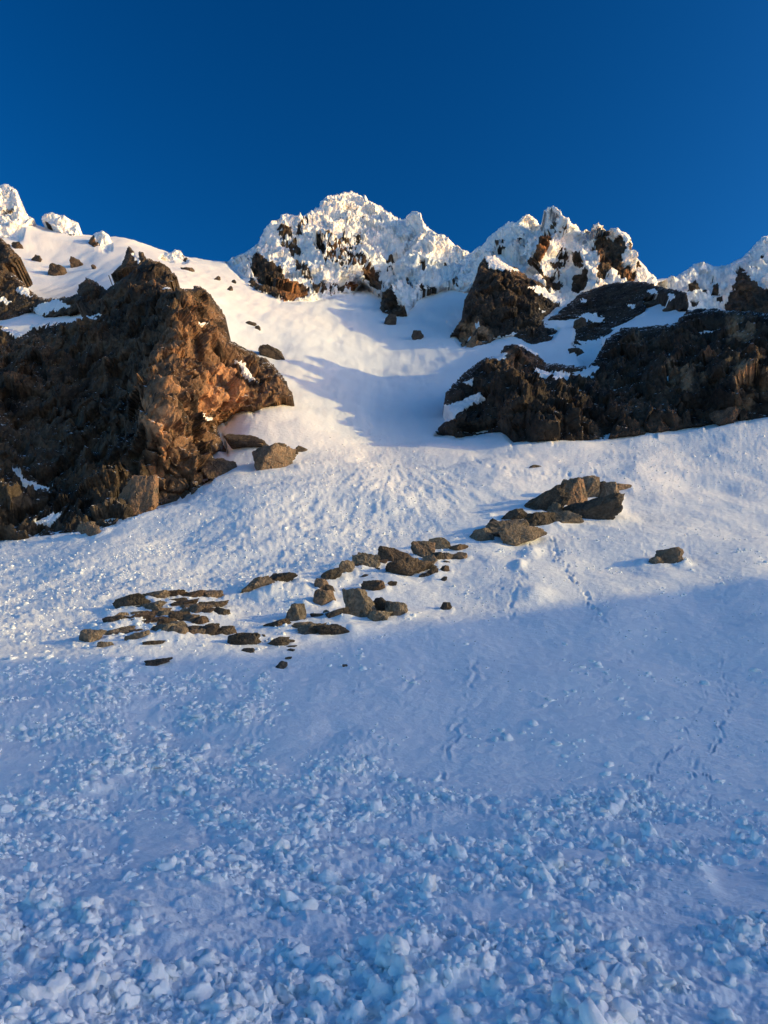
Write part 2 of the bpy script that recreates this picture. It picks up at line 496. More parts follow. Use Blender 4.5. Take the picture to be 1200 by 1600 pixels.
    SF = np.c_[bE[:, 1], bE[:, 0], nb + bm_[bE[:, 0]], nb + bm_[bE[:, 1]]]
    allv = np.r_[p2, back]; allf = np.r_[F, SF]
    used = np.zeros(len(allv), bool); used[allf.ravel()] = True
    rm = np.cumsum(used) - 1
    o = mesh_obj(name, allv[used], rm[allf][:, ::-1], mat, smooth=(kind == 'rime'),
                 attrs={'snow': np.r_[att_snow, att_snow[bv]][used], 'warm': np.r_[att_warm, att_warm[bv]][used]})
    tag(o, label, cat, group)
    return o
def hdback(p):
    q = p.copy(); q[:, 2] = 0
    return q / np.linalg.norm(q, axis=1)[:, None]

z1 = Z(0, 270, 1 / 3); z2 = Z(0, 560, .4); z3 = Z(340, 280, .35); z4 = Z(660, 300, 1 / 3); z5 = Z(660, 480, .45); z6 = Z(900, 340, .25)
z7 = Z(120, 840, .3); z8 = Z(360, 820, 1 / 3); za = Z(720, 720, 380 / 1200); z9 = Z(150, 400, 1 / 6); z10 = Z(200, 560, 1 / 6)

# left cliff
crag('rock_cliff',
     [(-90, 520), (0, 508), (40, 520), (50, 505), (100, 500), (150, 490), (118, 472), (122, 445), (138, 432), (158, 445), (165, 452), (182, 440), (200, 430), (215, 415), (230, 403), (250, 408), (280, 434),
      (262, 446), (274, 455), (292, 450), (312, 446), (324, 455), (345, 480), (354, 500), (358, 530), (385, 545), (420, 562), (445, 590), (458, 620), (440, 622), (424, 634), (396, 648), (376, 644),
      (352, 664), (336, 664), (350, 682), (358, 712), (332, 708), (340, 745), (318, 768), (290, 785), (250, 795), (160, 828), (52, 846), (0, 856), (-90, 880)],
     [(0, 840), (100, 825), (180, 806), (250, 780), (316, 758), (345, 705), (352, 660), (396, 644), (452, 618, 121), (-80, 860),
      (232, 700, 94), (222, 650, 96), (245, 590, 101), (268, 500, 112), (290, 455, 122), (230, 407, 142), (270, 432, 138), (335, 480, 134), (352, 540, 126), (310, 600, 107), (300, 690, 99.5), (400, 590, 124), (350, 620, 113),
      (198, 650, 106), (212, 590, 111), (120, 740, 103), (150, 640, 114), (150, 560, 122), (232, 510, 123), (60, 650, 116), (0, 600, 122), (50, 540, 131), (140, 470, 142), (205, 470, 134), (-80, 650, 116), (-80, 520, 140), (30, 760, 101)],
     1.35, M_CLIFF, 'tall brown cliff on the left, rust-patched, its sunlit side painted lighter and its shaded side black', 'cliff', amp=.95, cell=4.2,
     snow=[(z1(0, 730, 80, 690, 170, 680, 320, 665, 480, 655, 440, 680, 330, 700, 230, 710, 160, 720, 90, 770), 3), (z2(12, 432, 40, 428, 105, 480, 205, 488, 190, 515, 70, 532, 100, 508, 60, 470), 2),
           (z2(760, 210, 800, 222, 835, 248, 800, 240), 1.5), (z9(620, 280, 700, 300, 720, 310, 640, 310), 1.5), (z9(940, 590, 1000, 620, 1060, 650, 990, 640), 1.5), (z2(915, 0, 960, 20, 1010, 100, 970, 60), 1.5), (z2(120, 640, 240, 600, 200, 640), 2)],
     warm=[(z10(690, 150, 900, 0, 1090, 100, 1140, 300, 1060, 500, 900, 620, 780, 560, 640, 480, 700, 320), 1), (z10(90, 420, 240, 420, 380, 620, 340, 1100, 290, 1100, 260, 720, 90, 600), 1), (z10(200, 200, 500, 300, 600, 500, 400, 420), .8),
           (z9(900, 460, 1080, 560, 1100, 620, 950, 560), .9), (z9(700, 800, 840, 780, 830, 980, 700, 1000), .6), (z9(440, 240, 560, 230, 620, 350, 560, 350), .5), (z10(400, 500, 800, 700, 700, 900, 450, 800), .35), ([(225, 570), (265, 500), (300, 460), (345, 490), (360, 545), (440, 590), (455, 620), (350, 660), (330, 740), (250, 785), (225, 700)], .30)],  # last, broad patch puts sunlight on the right flank into the colour
     roll=(9, .035), seed=3, aniso=(1.0, 1.0, .8), dip=(.75, .2, .8))

# crag above the left shelf
crag('rock_crag', z1(-120, 280, 0, 300, 20, 310, 50, 345, 104, 405, 70, 425, 75, 442, 30, 445, 60, 470, 110, 510, 150, 560, 215, 590, 300, 580, 380, 560, 400, 640, 330, 665, 200, 690, 150, 640, 90, 690, 30, 700, -120, 720),
     [(-40, 375, 205), (10, 400, 195), (30, 420, 192), (0, 480, 178), (40, 490, 176), (70, 470, 178), (110, 480, 168), (130, 470, 166)], 1.3, M_CLIFF,
     'weathered brown crag at the left edge above the snowy shelf', 'crag', amp=.9, cell=3.6, snow=[(z1(70, 545, 130, 540, 150, 580, 100, 575), 2), (z1(-100, 575, 60, 600, 40, 610, -100, 600), 2), (z1(140, 640, 260, 590, 330, 620, 180, 670), 3)], seed=14, roll=(8, .03))
crag('rock_horn', z1(505, 482, 540, 455, 575, 420, 585, 380, 600, 332, 625, 370, 645, 395, 650, 365, 672, 370, 688, 405, 650, 440, 590, 450, 545, 475),
     [(170, 430, 158), (200, 385, 160), (215, 400, 156), (190, 415, 155)], 1.0, M_CLIFF, 'pointed rock horn rising from the snow behind the left cliff top', 'crag', amp=.7, cell=2.6,
     snow=[(z1(615, 370, 650, 400, 655, 430, 625, 400), 2)], seed=19, roll=(5, .02), jag=2)

# lower right cliff
crag('rock_cliff',
     z5(36, 445, 68, 400, 95, 385, 72, 335, 85, 290, 140, 230, 210, 175, 262, 168, 290, 132, 342, 123, 402, 160, 425, 190, 500, 200, 575, 205, 592, 190, 640, 110, 690, 72, 800, 64, 880, 54, 918, 10, 960, 3, 1060, 8, 1200, 20, 1400, 10, 1400, 400, 1200, 392, 1020, 415, 750, 455, 600, 470, 310, 478, 270, 440, 130, 462),
     [(690, 676), (735, 678), (800, 685), (900, 677), (1000, 667), (1100, 652), (1200, 645), (1280, 640),
      (692, 622, 131), (750, 565, 138), (795, 542, 137), (845, 562, 142), (800, 610, 119), (850, 610, 121), (900, 580, 140), (900, 630, 117), (948, 535, 150), (960, 590, 131), (1000, 605, 121), (1022, 511, 149), (1050, 570, 126), (1092, 486, 147),
      (1150, 560, 117), (1200, 492, 143), (1200, 580, 112), (1280, 488, 142), (1280, 580, 111), (1120, 520, 132), (740, 640, 126), (715, 660, 121)],
     1.3, M_DARKCLIFF, 'broad dark cliff on the right with sunlit ribs painted pale above the slope', 'cliff', amp=.95, cell=4.2,
     snow=[(z5(70, 342, 200, 292, 210, 308, 90, 392, 60, 410), 2), (z5(380, 212, 440, 225, 510, 235, 560, 215, 600, 200, 640, 215, 560, 235, 500, 255, 420, 240), 2), (z5(320, 120, 370, 130, 430, 170, 400, 165), 1.5), (z5(220, 185, 270, 160, 300, 165, 240, 205), 2), (z5(130, 262, 180, 245, 170, 262), 1.5)],
     warm=[(z5(850, 200, 880, 190, 880, 280, 850, 290), .9), (z5(895, 190, 945, 200, 930, 300, 900, 300), .9), (z5(960, 200, 985, 210, 980, 250, 955, 250), .9), (z5(1090, 170, 1160, 250, 1150, 350, 1090, 360), .9), (z5(1060, 30, 1150, 40, 1150, 110, 1060, 110), .8),
           (z5(1180, 220, 1300, 220, 1300, 300, 1180, 300), .8), (z5(740, 90, 755, 90, 750, 150, 740, 150), .8), (z5(290, 150, 400, 160, 420, 200, 290, 200), .35)],  # ribs painted paler where the low sun grazes them
     roll=(8, .03), seed=5, aniso=(1.1, 1.0, .6))

# upper right cliff
crag('rock_cliff', z4(128, 672, 185, 590, 200, 500, 240, 420, 270, 330, 290, 300, 335, 290, 380, 330, 440, 358, 490, 388, 560, 425, 650, 515, 600, 560, 560, 600, 645, 640, 612, 705, 520, 725, 420, 680, 345, 690, 325, 716, 232, 745, 180, 735, 150, 690),
     [(737, 545), (712, 528), (770, 532, 202), (704, 523, 210), (757, 402, 236), (740, 450, 222), (780, 470, 210), (850, 452, 226), (877, 475, 220), (860, 530, 188), (835, 495, 207), (820, 530, 193), (740, 500, 212)],
     1.0, M_DARKCLIFF, 'dark wedge-shaped cliff below the rime towers beside the gully', 'cliff', amp=.9, cell=4.6,
     snow=[(z4(290, 300, 330, 292, 410, 345, 460, 370, 380, 365, 310, 345), 2.5), (z4(490, 455, 560, 445, 660, 510, 640, 520, 540, 480), 2.5), (z4(245, 620, 268, 610, 272, 650, 255, 650), 1.5), (z4(540, 545, 580, 560, 560, 570), 1.5), (z4(330, 690, 440, 660, 420, 690), 2)],
     warm=[(z4(180, 620, 260, 600, 330, 690, 230, 745, 180, 730), 1), (z4(270, 330, 340, 310, 345, 345, 280, 360), .5), (z4(420, 365, 460, 370, 500, 440, 470, 430), .5)], seed=8, roll=(7, .02), aniso=(1.2, 1, .55))
# slab band right of it
crag('rock_slab', z4(690, 520, 740, 470, 860, 430, 960, 415, 1040, 418, 1110, 440, 1180, 455, 1240, 470, 1250, 540, 1200, 560, 1150, 500, 1100, 480, 1040, 510, 1050, 560, 900, 650, 850, 690, 850, 830, 760, 840, 700, 720, 720, 600, 650, 600, 570, 610),
     [(900, 457, 224), (945, 442, 222), (985, 438, 214), (1030, 446, 196), (1072, 458, 166), (1074, 482, 163), (1040, 470, 178), (960, 500, 193), (900, 530, 186), (880, 490, 208), (1005, 480, 190), (925, 560, 170), (860, 500, 205), (940, 525, 182)],
     1.0, M_DARKCLIFF, 'sloping dark slab streaked with snow between the two right-hand cliffs', 'rock slab', amp=.55, cell=3.2,
     snow=[(z4(720, 590, 780, 570, 855, 590, 845, 615, 760, 610), 3), (z4(960, 535, 1000, 530, 990, 550), 2), (z4(700, 720, 850, 680, 830, 830, 760, 830, 640, 760), 4), (z4(1050, 460, 1090, 450, 1105, 475, 1070, 480), 2), (z4(740, 500, 770, 505, 765, 525, 745, 520), 2), (z4(1150, 480, 1180, 475, 1185, 500, 1160, 510), 2)],
     seed=9, roll=(6, .015), aniso=(.55, 1, 1.6), dip=(-.2, .1, 1.4))

# central rime peak
crag('mountain_peak', z3(30, 372, 60, 352, 90, 340, 150, 310, 180, 288, 205, 232, 238, 188, 272, 180, 282, 158, 302, 150, 345, 160, 380, 166, 415, 140, 450, 118, 456, 92, 490, 70, 530, 66, 600, 52, 632, 70, 700, 105, 780, 152, 825, 182, 850, 155, 880, 135, 902, 150, 930, 200, 980, 245, 1010, 250, 1060, 290, 1090, 310,
                          1130, 326, 1160, 345, 1130, 420, 1060, 480, 960, 490, 900, 500, 870, 560, 855, 610, 830, 626, 790, 618, 715, 598, 740, 510, 700, 490, 650, 480, 640, 500, 600, 515, 530, 525, 430, 552, 350, 556, 280, 552, 240, 530, 130, 480, 110, 450, 60, 400),
     [tuple(z3(x, y)[0]) + ((dd_,) if dd_ else ()) for x, y, dd_ in ((280, 545, 0), (350, 548, 0), (430, 540, 0), (530, 512, 0), (600, 505, 0), (640, 490, 0), (130, 475, 0), (60, 380, 322), (720, 600, 0), (830, 620, 0), (800, 500, 262), (740, 490, 282), (700, 480, 285),
       (600, 52, 365), (480, 75, 345), (300, 150, 318), (380, 166, 330), (880, 137, 326), (825, 182, 345), (1100, 320, 318), (1140, 345, 300), (870, 360, 300), (850, 430, 282), (700, 250, 332), (460, 230, 305), (600, 400, 283), (200, 350, 292), (420, 450, 275), (700, 400, 300), (770, 420, 302), (240, 200, 312),
       (560, 250, 318), (330, 330, 300), (1000, 400, 300), (940, 300, 310), (1060, 460, 272), (940, 480, 268))],
     .95, M_PEAK, 'rime-plastered central summit with streaks of bare rock above the gully', 'mountain peak', kind='rime', amp=.95, cell=7.5,
     rock=[(z3(150, 350, 175, 318, 225, 370, 215, 400, 190, 440, 150, 412), 1.1, .25), (z3(190, 400, 240, 365, 300, 420, 285, 500, 270, 528, 200, 480), 1.1, .2), (z3(285, 460, 330, 448, 410, 505, 395, 535, 290, 545, 275, 500), 1.1, .3),
           (z3(120, 450, 150, 430, 205, 480, 200, 500, 130, 475), 1, .3), (z3(262, 218, 290, 205, 302, 280, 345, 265, 375, 320, 330, 335, 295, 300), 1, .5), (z3(300, 205, 332, 200, 332, 252, 300, 252), 1, .4), (z3(360, 210, 378, 205, 375, 240, 345, 240), 1, .4),
           (z3(440, 235, 495, 235, 590, 315, 695, 385, 685, 412, 620, 385, 560, 385, 480, 350, 435, 290), 1.15, 1.0), (z3(640, 395, 725, 398, 745, 460, 722, 482, 678, 472, 636, 430), 1.1, .4), (z3(610, 238, 640, 238, 662, 300, 628, 302), 1, .5),
           (z3(345, 345, 385, 370, 430, 435, 405, 445, 355, 400), 1, .6), (z3(425, 455, 560, 465, 610, 492, 520, 512, 425, 500), 1, 1.1), (z3(575, 458, 615, 458, 612, 502, 578, 500), 1, .3), (z3(735, 500, 785, 475, 800, 540, 845, 600, 832, 622, 720, 598), 1.15, .2),
           (z3(845, 415, 885, 440, 872, 462, 838, 440), 1, .8), (z3(900, 350, 928, 370, 928, 392, 905, 378), 1, .3), (z3(740, 335, 795, 350, 792, 412, 756, 402), 1, .7), (z3(560, 240, 620, 300, 600, 310, 545, 260), .9, 1.2), (z3(380, 170, 420, 180, 410, 200, 380, 200), .7, 1),
           (z3(860, 480, 960, 470, 1000, 500, 950, 510), .9, 1.1), (z3(1000, 370, 1030, 370, 1035, 400, 1010, 400), .8, 1.0), (z3(1050, 440, 1070, 430, 1075, 470, 1060, 475), .9, .6), (z3(520, 100, 620, 90, 700, 200, 560, 220), .5, 1.3)],
     warm=[(z3(275, 455, 330, 445, 420, 505, 395, 540, 285, 548), 1), (z3(640, 380, 700, 390, 720, 430, 650, 430), .6), (z3(575, 455, 620, 455, 615, 505, 575, 505), .9), (z3(190, 300, 240, 290, 250, 330, 190, 340), .5), (z3(490, 260, 680, 380, 640, 400, 500, 330), .4)],
     seed=23, roll=(7, .03), jag=3.0)

# right rime towers
crag('rime_peak', z4(140, 450, 165, 385, 200, 320, 222, 290, 250, 262, 290, 235, 318, 200, 345, 178, 400, 140, 440, 138, 470, 112, 503, 104, 535, 125, 552, 150, 570, 150, 580, 120, 574, 85, 590, 68, 625, 66, 648, 82, 655, 110, 685, 118, 700, 145, 730, 155, 745, 185, 765, 172, 785, 185, 800, 150, 825, 140, 848, 160, 862, 185, 880, 172, 915, 170, 930, 185,
                          955, 188, 980, 215, 985, 260, 1000, 300, 1040, 345, 1070, 370, 1105, 415, 1110, 440, 1000, 450, 900, 450, 760, 480, 690, 520, 640, 540, 560, 480, 490, 420, 350, 380, 290, 350, 250, 420, 200, 470),
     [tuple(z4(x, y)[0]) + (dd_,) for x, y, dd_ in ((150, 440, 272), (225, 300, 282), (345, 190, 276), (500, 110, 272), (555, 160, 280), (600, 75, 258), (640, 160, 254), (540, 250, 246), (560, 340, 240), (600, 440, 236), (640, 500, 234), (450, 300, 262), (350, 330, 258), (480, 370, 250), (690, 300, 256), (680, 420, 248),
       (740, 190, 262), (770, 190, 272), (745, 300, 244), (760, 420, 236), (820, 160, 250), (830, 300, 244), (860, 200, 262), (900, 200, 254), (960, 200, 250), (950, 300, 244), (880, 380, 242), (930, 430, 236), (1000, 330, 250), (1100, 420, 250), (690, 500, 236), (300, 260, 272), (800, 440, 234))],
     .9, M_PEAK, 'rime-crusted rock towers on the skyline right of the gully', 'mountain peak', kind='rime', amp=1.0, cell=6.0,
     rock=[(z4(560, 205, 600, 198, 605, 225, 585, 270, 545, 320, 510, 355, 490, 345, 525, 300, 545, 260), 1.15, .1), (z4(803, 188, 850, 192, 864, 255, 832, 278, 808, 232), 1.1, .25), (z4(785, 258, 850, 250, 918, 218, 938, 212, 955, 262, 930, 318, 1002, 390, 990, 412, 935, 412, 900, 345, 860, 395, 820, 402, 832, 300), 1.15, .25),
           (z4(712, 285, 738, 285, 742, 335, 702, 332), 1, .2), (z4(708, 378, 762, 342, 768, 420, 775, 442, 700, 474), 1.15, .2), (z4(532, 338, 572, 378, 615, 388, 655, 430, 640, 462, 588, 442, 540, 395), 1.1, .3), (z4(965, 230, 982, 225, 980, 300, 968, 290), 1, .4), (z4(995, 330, 1015, 340, 1012, 380, 995, 370), .9, .4),
           (z4(600, 130, 680, 140, 690, 220, 610, 190), .7, 1.1), (z4(340, 225, 390, 215, 390, 260, 340, 270), .85, 1), (z4(630, 240, 680, 250, 690, 330, 640, 330), .7, 1.1), (z4(150, 395, 165, 390, 165, 430, 152, 435), .9, .4), (z4(440, 190, 490, 200, 500, 250, 440, 240), .6, 1.2), (z4(610, 310, 640, 320, 650, 400, 620, 380), 1, .6)],
     warm=[(z4(560, 200, 605, 195, 610, 225, 585, 280, 545, 310, 530, 300, 545, 260), 1), (z4(800, 260, 840, 255, 840, 330, 800, 320), .6), (z4(905, 320, 1000, 390, 990, 412, 930, 412), .5)],
     seed=29, roll=(5, .02), jag=2.2)

# far ridge on the right
crag('rime_ridge', z6(480, 420, 560, 390, 640, 360, 690, 325, 740, 290, 790, 280, 820, 284, 850, 300, 900, 300, 960, 290, 1010, 262, 1040, 242, 1085, 205, 1130, 150, 1170, 118, 1200, 110, 1400, 60, 1400, 640, 940, 600, 700, 600, 600, 470),
     [tuple(z6(x, y)[0]) + (dd_,) for x, y, dd_ in ((520, 410, 292), (740, 292, 305), (900, 300, 312), (1040, 245, 296), (1180, 115, 306), (1380, 70, 306), (720, 430, 278), (880, 450, 280), (1040, 340, 276), (960, 480, 270), (1150, 450, 262), (1380, 500, 258), (700, 590, 262), (1000, 590, 256), (1150, 250, 288))],
     1.0, M_PEAK, 'snowy ridge on the far right skyline with a dark triangular rock face', 'mountain ridge', kind='rime', amp=.7, cell=7.0,
     rock=[(z6(1005, 332, 1030, 300, 1055, 315, 1085, 365, 1120, 400, 1210, 490, 1420, 560, 1420, 660, 925, 610, 940, 540, 985, 430), 1.15, .2), (z6(700, 405, 745, 388, 775, 440, 760, 465, 700, 440), 1.1, .2), (z6(855, 445, 888, 420, 892, 500, 862, 510), 1.1, .3), (z6(785, 445, 812, 445, 818, 485, 795, 488), 1, .2),
           (z6(720, 525, 770, 530, 760, 560, 722, 552), 1, .3), (z6(895, 490, 915, 500, 905, 530, 895, 525), 1, .3), (z6(850, 380, 880, 370, 860, 420, 848, 410), .8, .6), (z6(1150, 220, 1200, 220, 1200, 250, 1150, 240), .8, .8), (z6(1080, 270, 1140, 290, 1150, 320, 1090, 300), .7, 1)],
     seed=37, roll=(6, .03), jag=2.2)

# rime heads on the left skyline
crag('rime_tower', z1(-120, 70, -60, 62, 0, 57, 40, 52, 78, 76, 88, 108, 100, 150, 112, 178, 140, 202, 165, 222, 120, 260, 100, 320, 0, 310, -120, 320), [(-20, 292, 312), (15, 288, 310), (30, 310, 306), (45, 338, 302), (0, 340, 298), (0, 370, 290), (30, 365, 292), (-30, 370, 290)], .9, M_PEAK,
     'white rime-covered tower at the top left skyline', 'mountain peak', kind='rime', amp=.6, cell=5, rock=[(z1(0, 130, 70, 150, 60, 200, 0, 180), .55, 1.1), (z1(150, 250, 250, 250, 240, 300, 150, 300), .3, 1)], seed=43, roll=(6, .02), jag=1.6)
crag('rime_hummock', z1(188, 214, 205, 195, 235, 184, 262, 190, 300, 202, 345, 222, 372, 232, 366, 270, 350, 305, 315, 300, 270, 275, 235, 250), [(65, 340, 304), (80, 332, 305), (110, 342, 304), (120, 365, 298), (80, 350, 299), (100, 365, 297)], .9, M_PEAK,
     'rounded rime hummock on the left skyline beside the tower', 'mountain peak', kind='rime', amp=.5, cell=5, rock=[(z1(210, 230, 228, 226, 236, 250, 222, 252), 1, .1), (z1(315, 280, 350, 285, 340, 300, 310, 300), .9, .8)], seed=47, roll=(5, .02), jag=1.5)
crag('rime_capped_rock', z1(412, 330, 425, 300, 445, 280, 480, 268, 512, 290, 525, 330, 528, 365, 490, 372, 470, 365, 430, 350), [(140, 380, 282), (160, 362, 285), (172, 385, 283), (155, 388, 277)], .9, M_PEAK,
     'rime-capped rock knob with a brown side on the upper left snow', 'rock knob', kind='rime', amp=.5, cell=4, rock=[(z1(408, 325, 432, 300, 448, 310, 455, 335, 485, 345, 480, 366, 430, 352), 1.15, .05)], warm=[(z1(408, 325, 432, 300, 448, 310, 455, 335, 485, 345, 480, 366, 430, 352), .3)], seed=53, roll=(4, .015), jag=1.5)
crag('rime_hummock', z1(748, 400, 770, 372, 800, 372, 815, 358, 845, 362, 858, 382, 885, 400, 880, 425, 850, 425, 820, 415, 790, 420), [(252, 402, 284), (275, 390, 286), (292, 405, 284), (270, 408, 280)], .9, M_PEAK,
     'small rime knob on the snow crest above the left cliff', 'rock knob', kind='rime', amp=.4, cell=3.5, rock=[(z1(855, 395, 880, 400, 878, 422, 860, 418), 1, .1), (z1(800, 400, 840, 400, 830, 415, 800, 415), .7, .9)], seed=59, roll=(4, .015), jag=1.4)

# ------------------------------------------------------------------ boulders
def ico(sub):
    bm = bmesh.new(); bmesh.ops.create_icosphere(bm, subdivisions=sub, radius=1)
    v = np.array([x.co[:] for x in bm.verts]); f = np.array([[y.index for y in x.verts] for x in bm.faces]); bm.free()
    return v / np.linalg.norm(v, axis=1)[:, None], f
ICO = {k: ico(k) for k in (1, 2, 3, 4, 5)}

def rock_shape(seed, sub, flat=.3, sharp=22, planes=13):
    r = np.random.default_rng(seed)
    v, f = ICO[sub]
    n = r.normal(size=(planes, 3)); n[:, 2] *= .8; n /= np.linalg.norm(n, axis=1)[:, None]
    dd_ = r.uniform(.55, 1.0, planes)
    n = np.r_[n, [[0, 0, 1], [0, 0, -1]]]; dd_ = np.r_[dd_, .75, .8]
    rad = dd_[None] / np.maximum(v @ n.T, 1e-3)
    rad = np.minimum(rad, 2.2)
    rr = -np.log(np.exp(-2 * sharp * rad).sum(1)) / (2 * sharp)
    p = v * np.clip(rr, .2, 1.6)[:, None]
    fa, e = facets(p * 2.1 + seed, seed); fb, e2 = facets(p * 5.0 + seed, seed + 1)
    p *= (1 + .11 * fa + .035 * fb - .04 * np.exp(-e * 16) + .06 * fbm(p * 2 + seed, 3, seed))[:, None]
    lo, hi = p.min(0), p.max(0)
    return (p - (lo + hi) / 2) / ((hi - lo) / 2), f

ROCK_N = [0]; FOOT = []
def boulder(box, label, tone='mid', tilt=None, group='rocks', cat='rock', warm=0.0, name='rock', sharp=18, thick=.85, planes=13, sink=.22, fwd=0.0, sub=None):
    (x0, y0), (x1, y1) = box
    ROCK_N[0] += 1; seed = 1000 + ROCK_N[0] * 7
    wpx, hpx = x1 - x0, y1 - y0
    uc = (x0 + x1) / 2
    d = hit(uc, y1 - .18 * hpx)
    d = d - fwd
    r = np.random.default_rng(seed)
    s = np.linalg.norm(pt(uc, (y0 + y1) / 2, d)) / FPX
    if sub is None: sub = 5 if wpx > 34 else (4 if wpx > 11 else 3)
    p, f = rock_shape(seed, sub, sharp=sharp, planes=planes)
    ex = wpx * s / 2 * 1.24; ez = hpx * s / 2 * (1 + sink) * 1.14; ey = max(thick * (ex * .55 + ez * .45), ez * .7)
    tl = math.radians(tilt if tilt is not None else 0)
    p = p * [ex, ey, ez]
    if tl:
        # lean the slab: shear keeps its bounding width
        p[:, 2] += p[:, 0] * math.tan(tl); k = ez / max(np.abs(p[:, 2]).max(), 1e-6); p[:, 2] *= k
    cz = pt(uc, (y0 + y1) / 2 + hpx * sink * .5, d)
    o = mesh_obj(name, p, f, {'mid': M_BOULDER, 'dark': M_DARKB}[tone], smooth=False, attrs={'warm': np.full(len(p), warm), 'snow': np.zeros(len(p))})
    o.location = cz
    FOOT.append((cz[0], cz[1], ex, ez, o))
    o.rotation_euler = (0, 0, r.uniform(-.25, .25))
    tag(o, label, cat, group)
    return o
def bx(zf, a, b, c, d): return tuple(zf(a, b, c, d))

G_OUT = 'stones of the big outcrop'
for b, lab, tone, tilt, wm, th in (
    ((330, 148, 515, 272), 'long dark slab at the back of the big outcrop', 'dark', 22, 0, .8), ((205, 248, 335, 306), 'low black slab trailing left from the big outcrop', 'dark', 14, 0, .8), ((540, 183, 772, 300), 'largest dark slab at the right front of the big outcrop', 'dark', 10, 0, .7),
    ((325, 258, 460, 326), 'dark cracked stone at the front left of the big outcrop', 'dark', 8, 0, .7), ((430, 256, 585, 318), 'pale flat stone along the front of the big outcrop', 'mid', 5, 0, .6),
    ((420, 216, 500, 280), 'pale square block in the middle of the big outcrop', 'mid', 0, 0, .6), ((486, 108, 608, 246), 'reddish leaning block on top of the big outcrop', 'mid', 0, .6, .7), ((576, 84, 678, 202), 'tall grey-brown block crowning the big outcrop', 'mid', 0, .1, .8),
    ((690, 110, 772, 194), 'upright knob at the right end of the big outcrop', 'mid', 0, .2, .7), ((655, 110, 720, 142), 'thin dark stone behind the right knob of the outcrop', 'dark', 0, 0, .6), ((760, 120, 832, 148), 'small flat stone at the far right tip of the outcrop', 'mid', 0, .3, .6),
    ((130, 296, 202, 358), 'dark rounded stone left of the big outcrop above the low slabs', 'dark', 0, 0, .8), ((45, 336, 155, 394), 'leftmost flat slab of the group below the big outcrop', 'mid', 8, .1, .8), ((140, 293, 325, 380), 'broad grey slab below the left end of the big outcrop', 'mid', 10, .1, .8),
    ((198, 326, 404, 408), 'wide brown-grey slab lowest in front of the big outcrop', 'mid', -4, .15, .8), ((375, 345, 432, 376), 'small pointed stone at the right tip of the lowest slab', 'mid', -12, .1, .6)):
    boulder(bx(za, *b), lab, tone, tilt, G_OUT, warm=wm, thick=th, planes=9, sharp=26)
boulder(bx(za, 976, 440, 1078, 512), 'lone tan boulder on open snow just above the shadow edge', 'mid', 0, 'lone stones on the slope', warm=.35, planes=9)
boulder(bx(za, 936, 476, 988, 513), 'small round stone touching the lone tan boulder', 'mid', 0, 'lone stones on the slope', warm=.2)
boulder(bx(za, 338, 22, 392, 38), 'tiny dark sliver of rock on the snow above the big outcrop', 'dark', 8, 'lone stones on the slope')

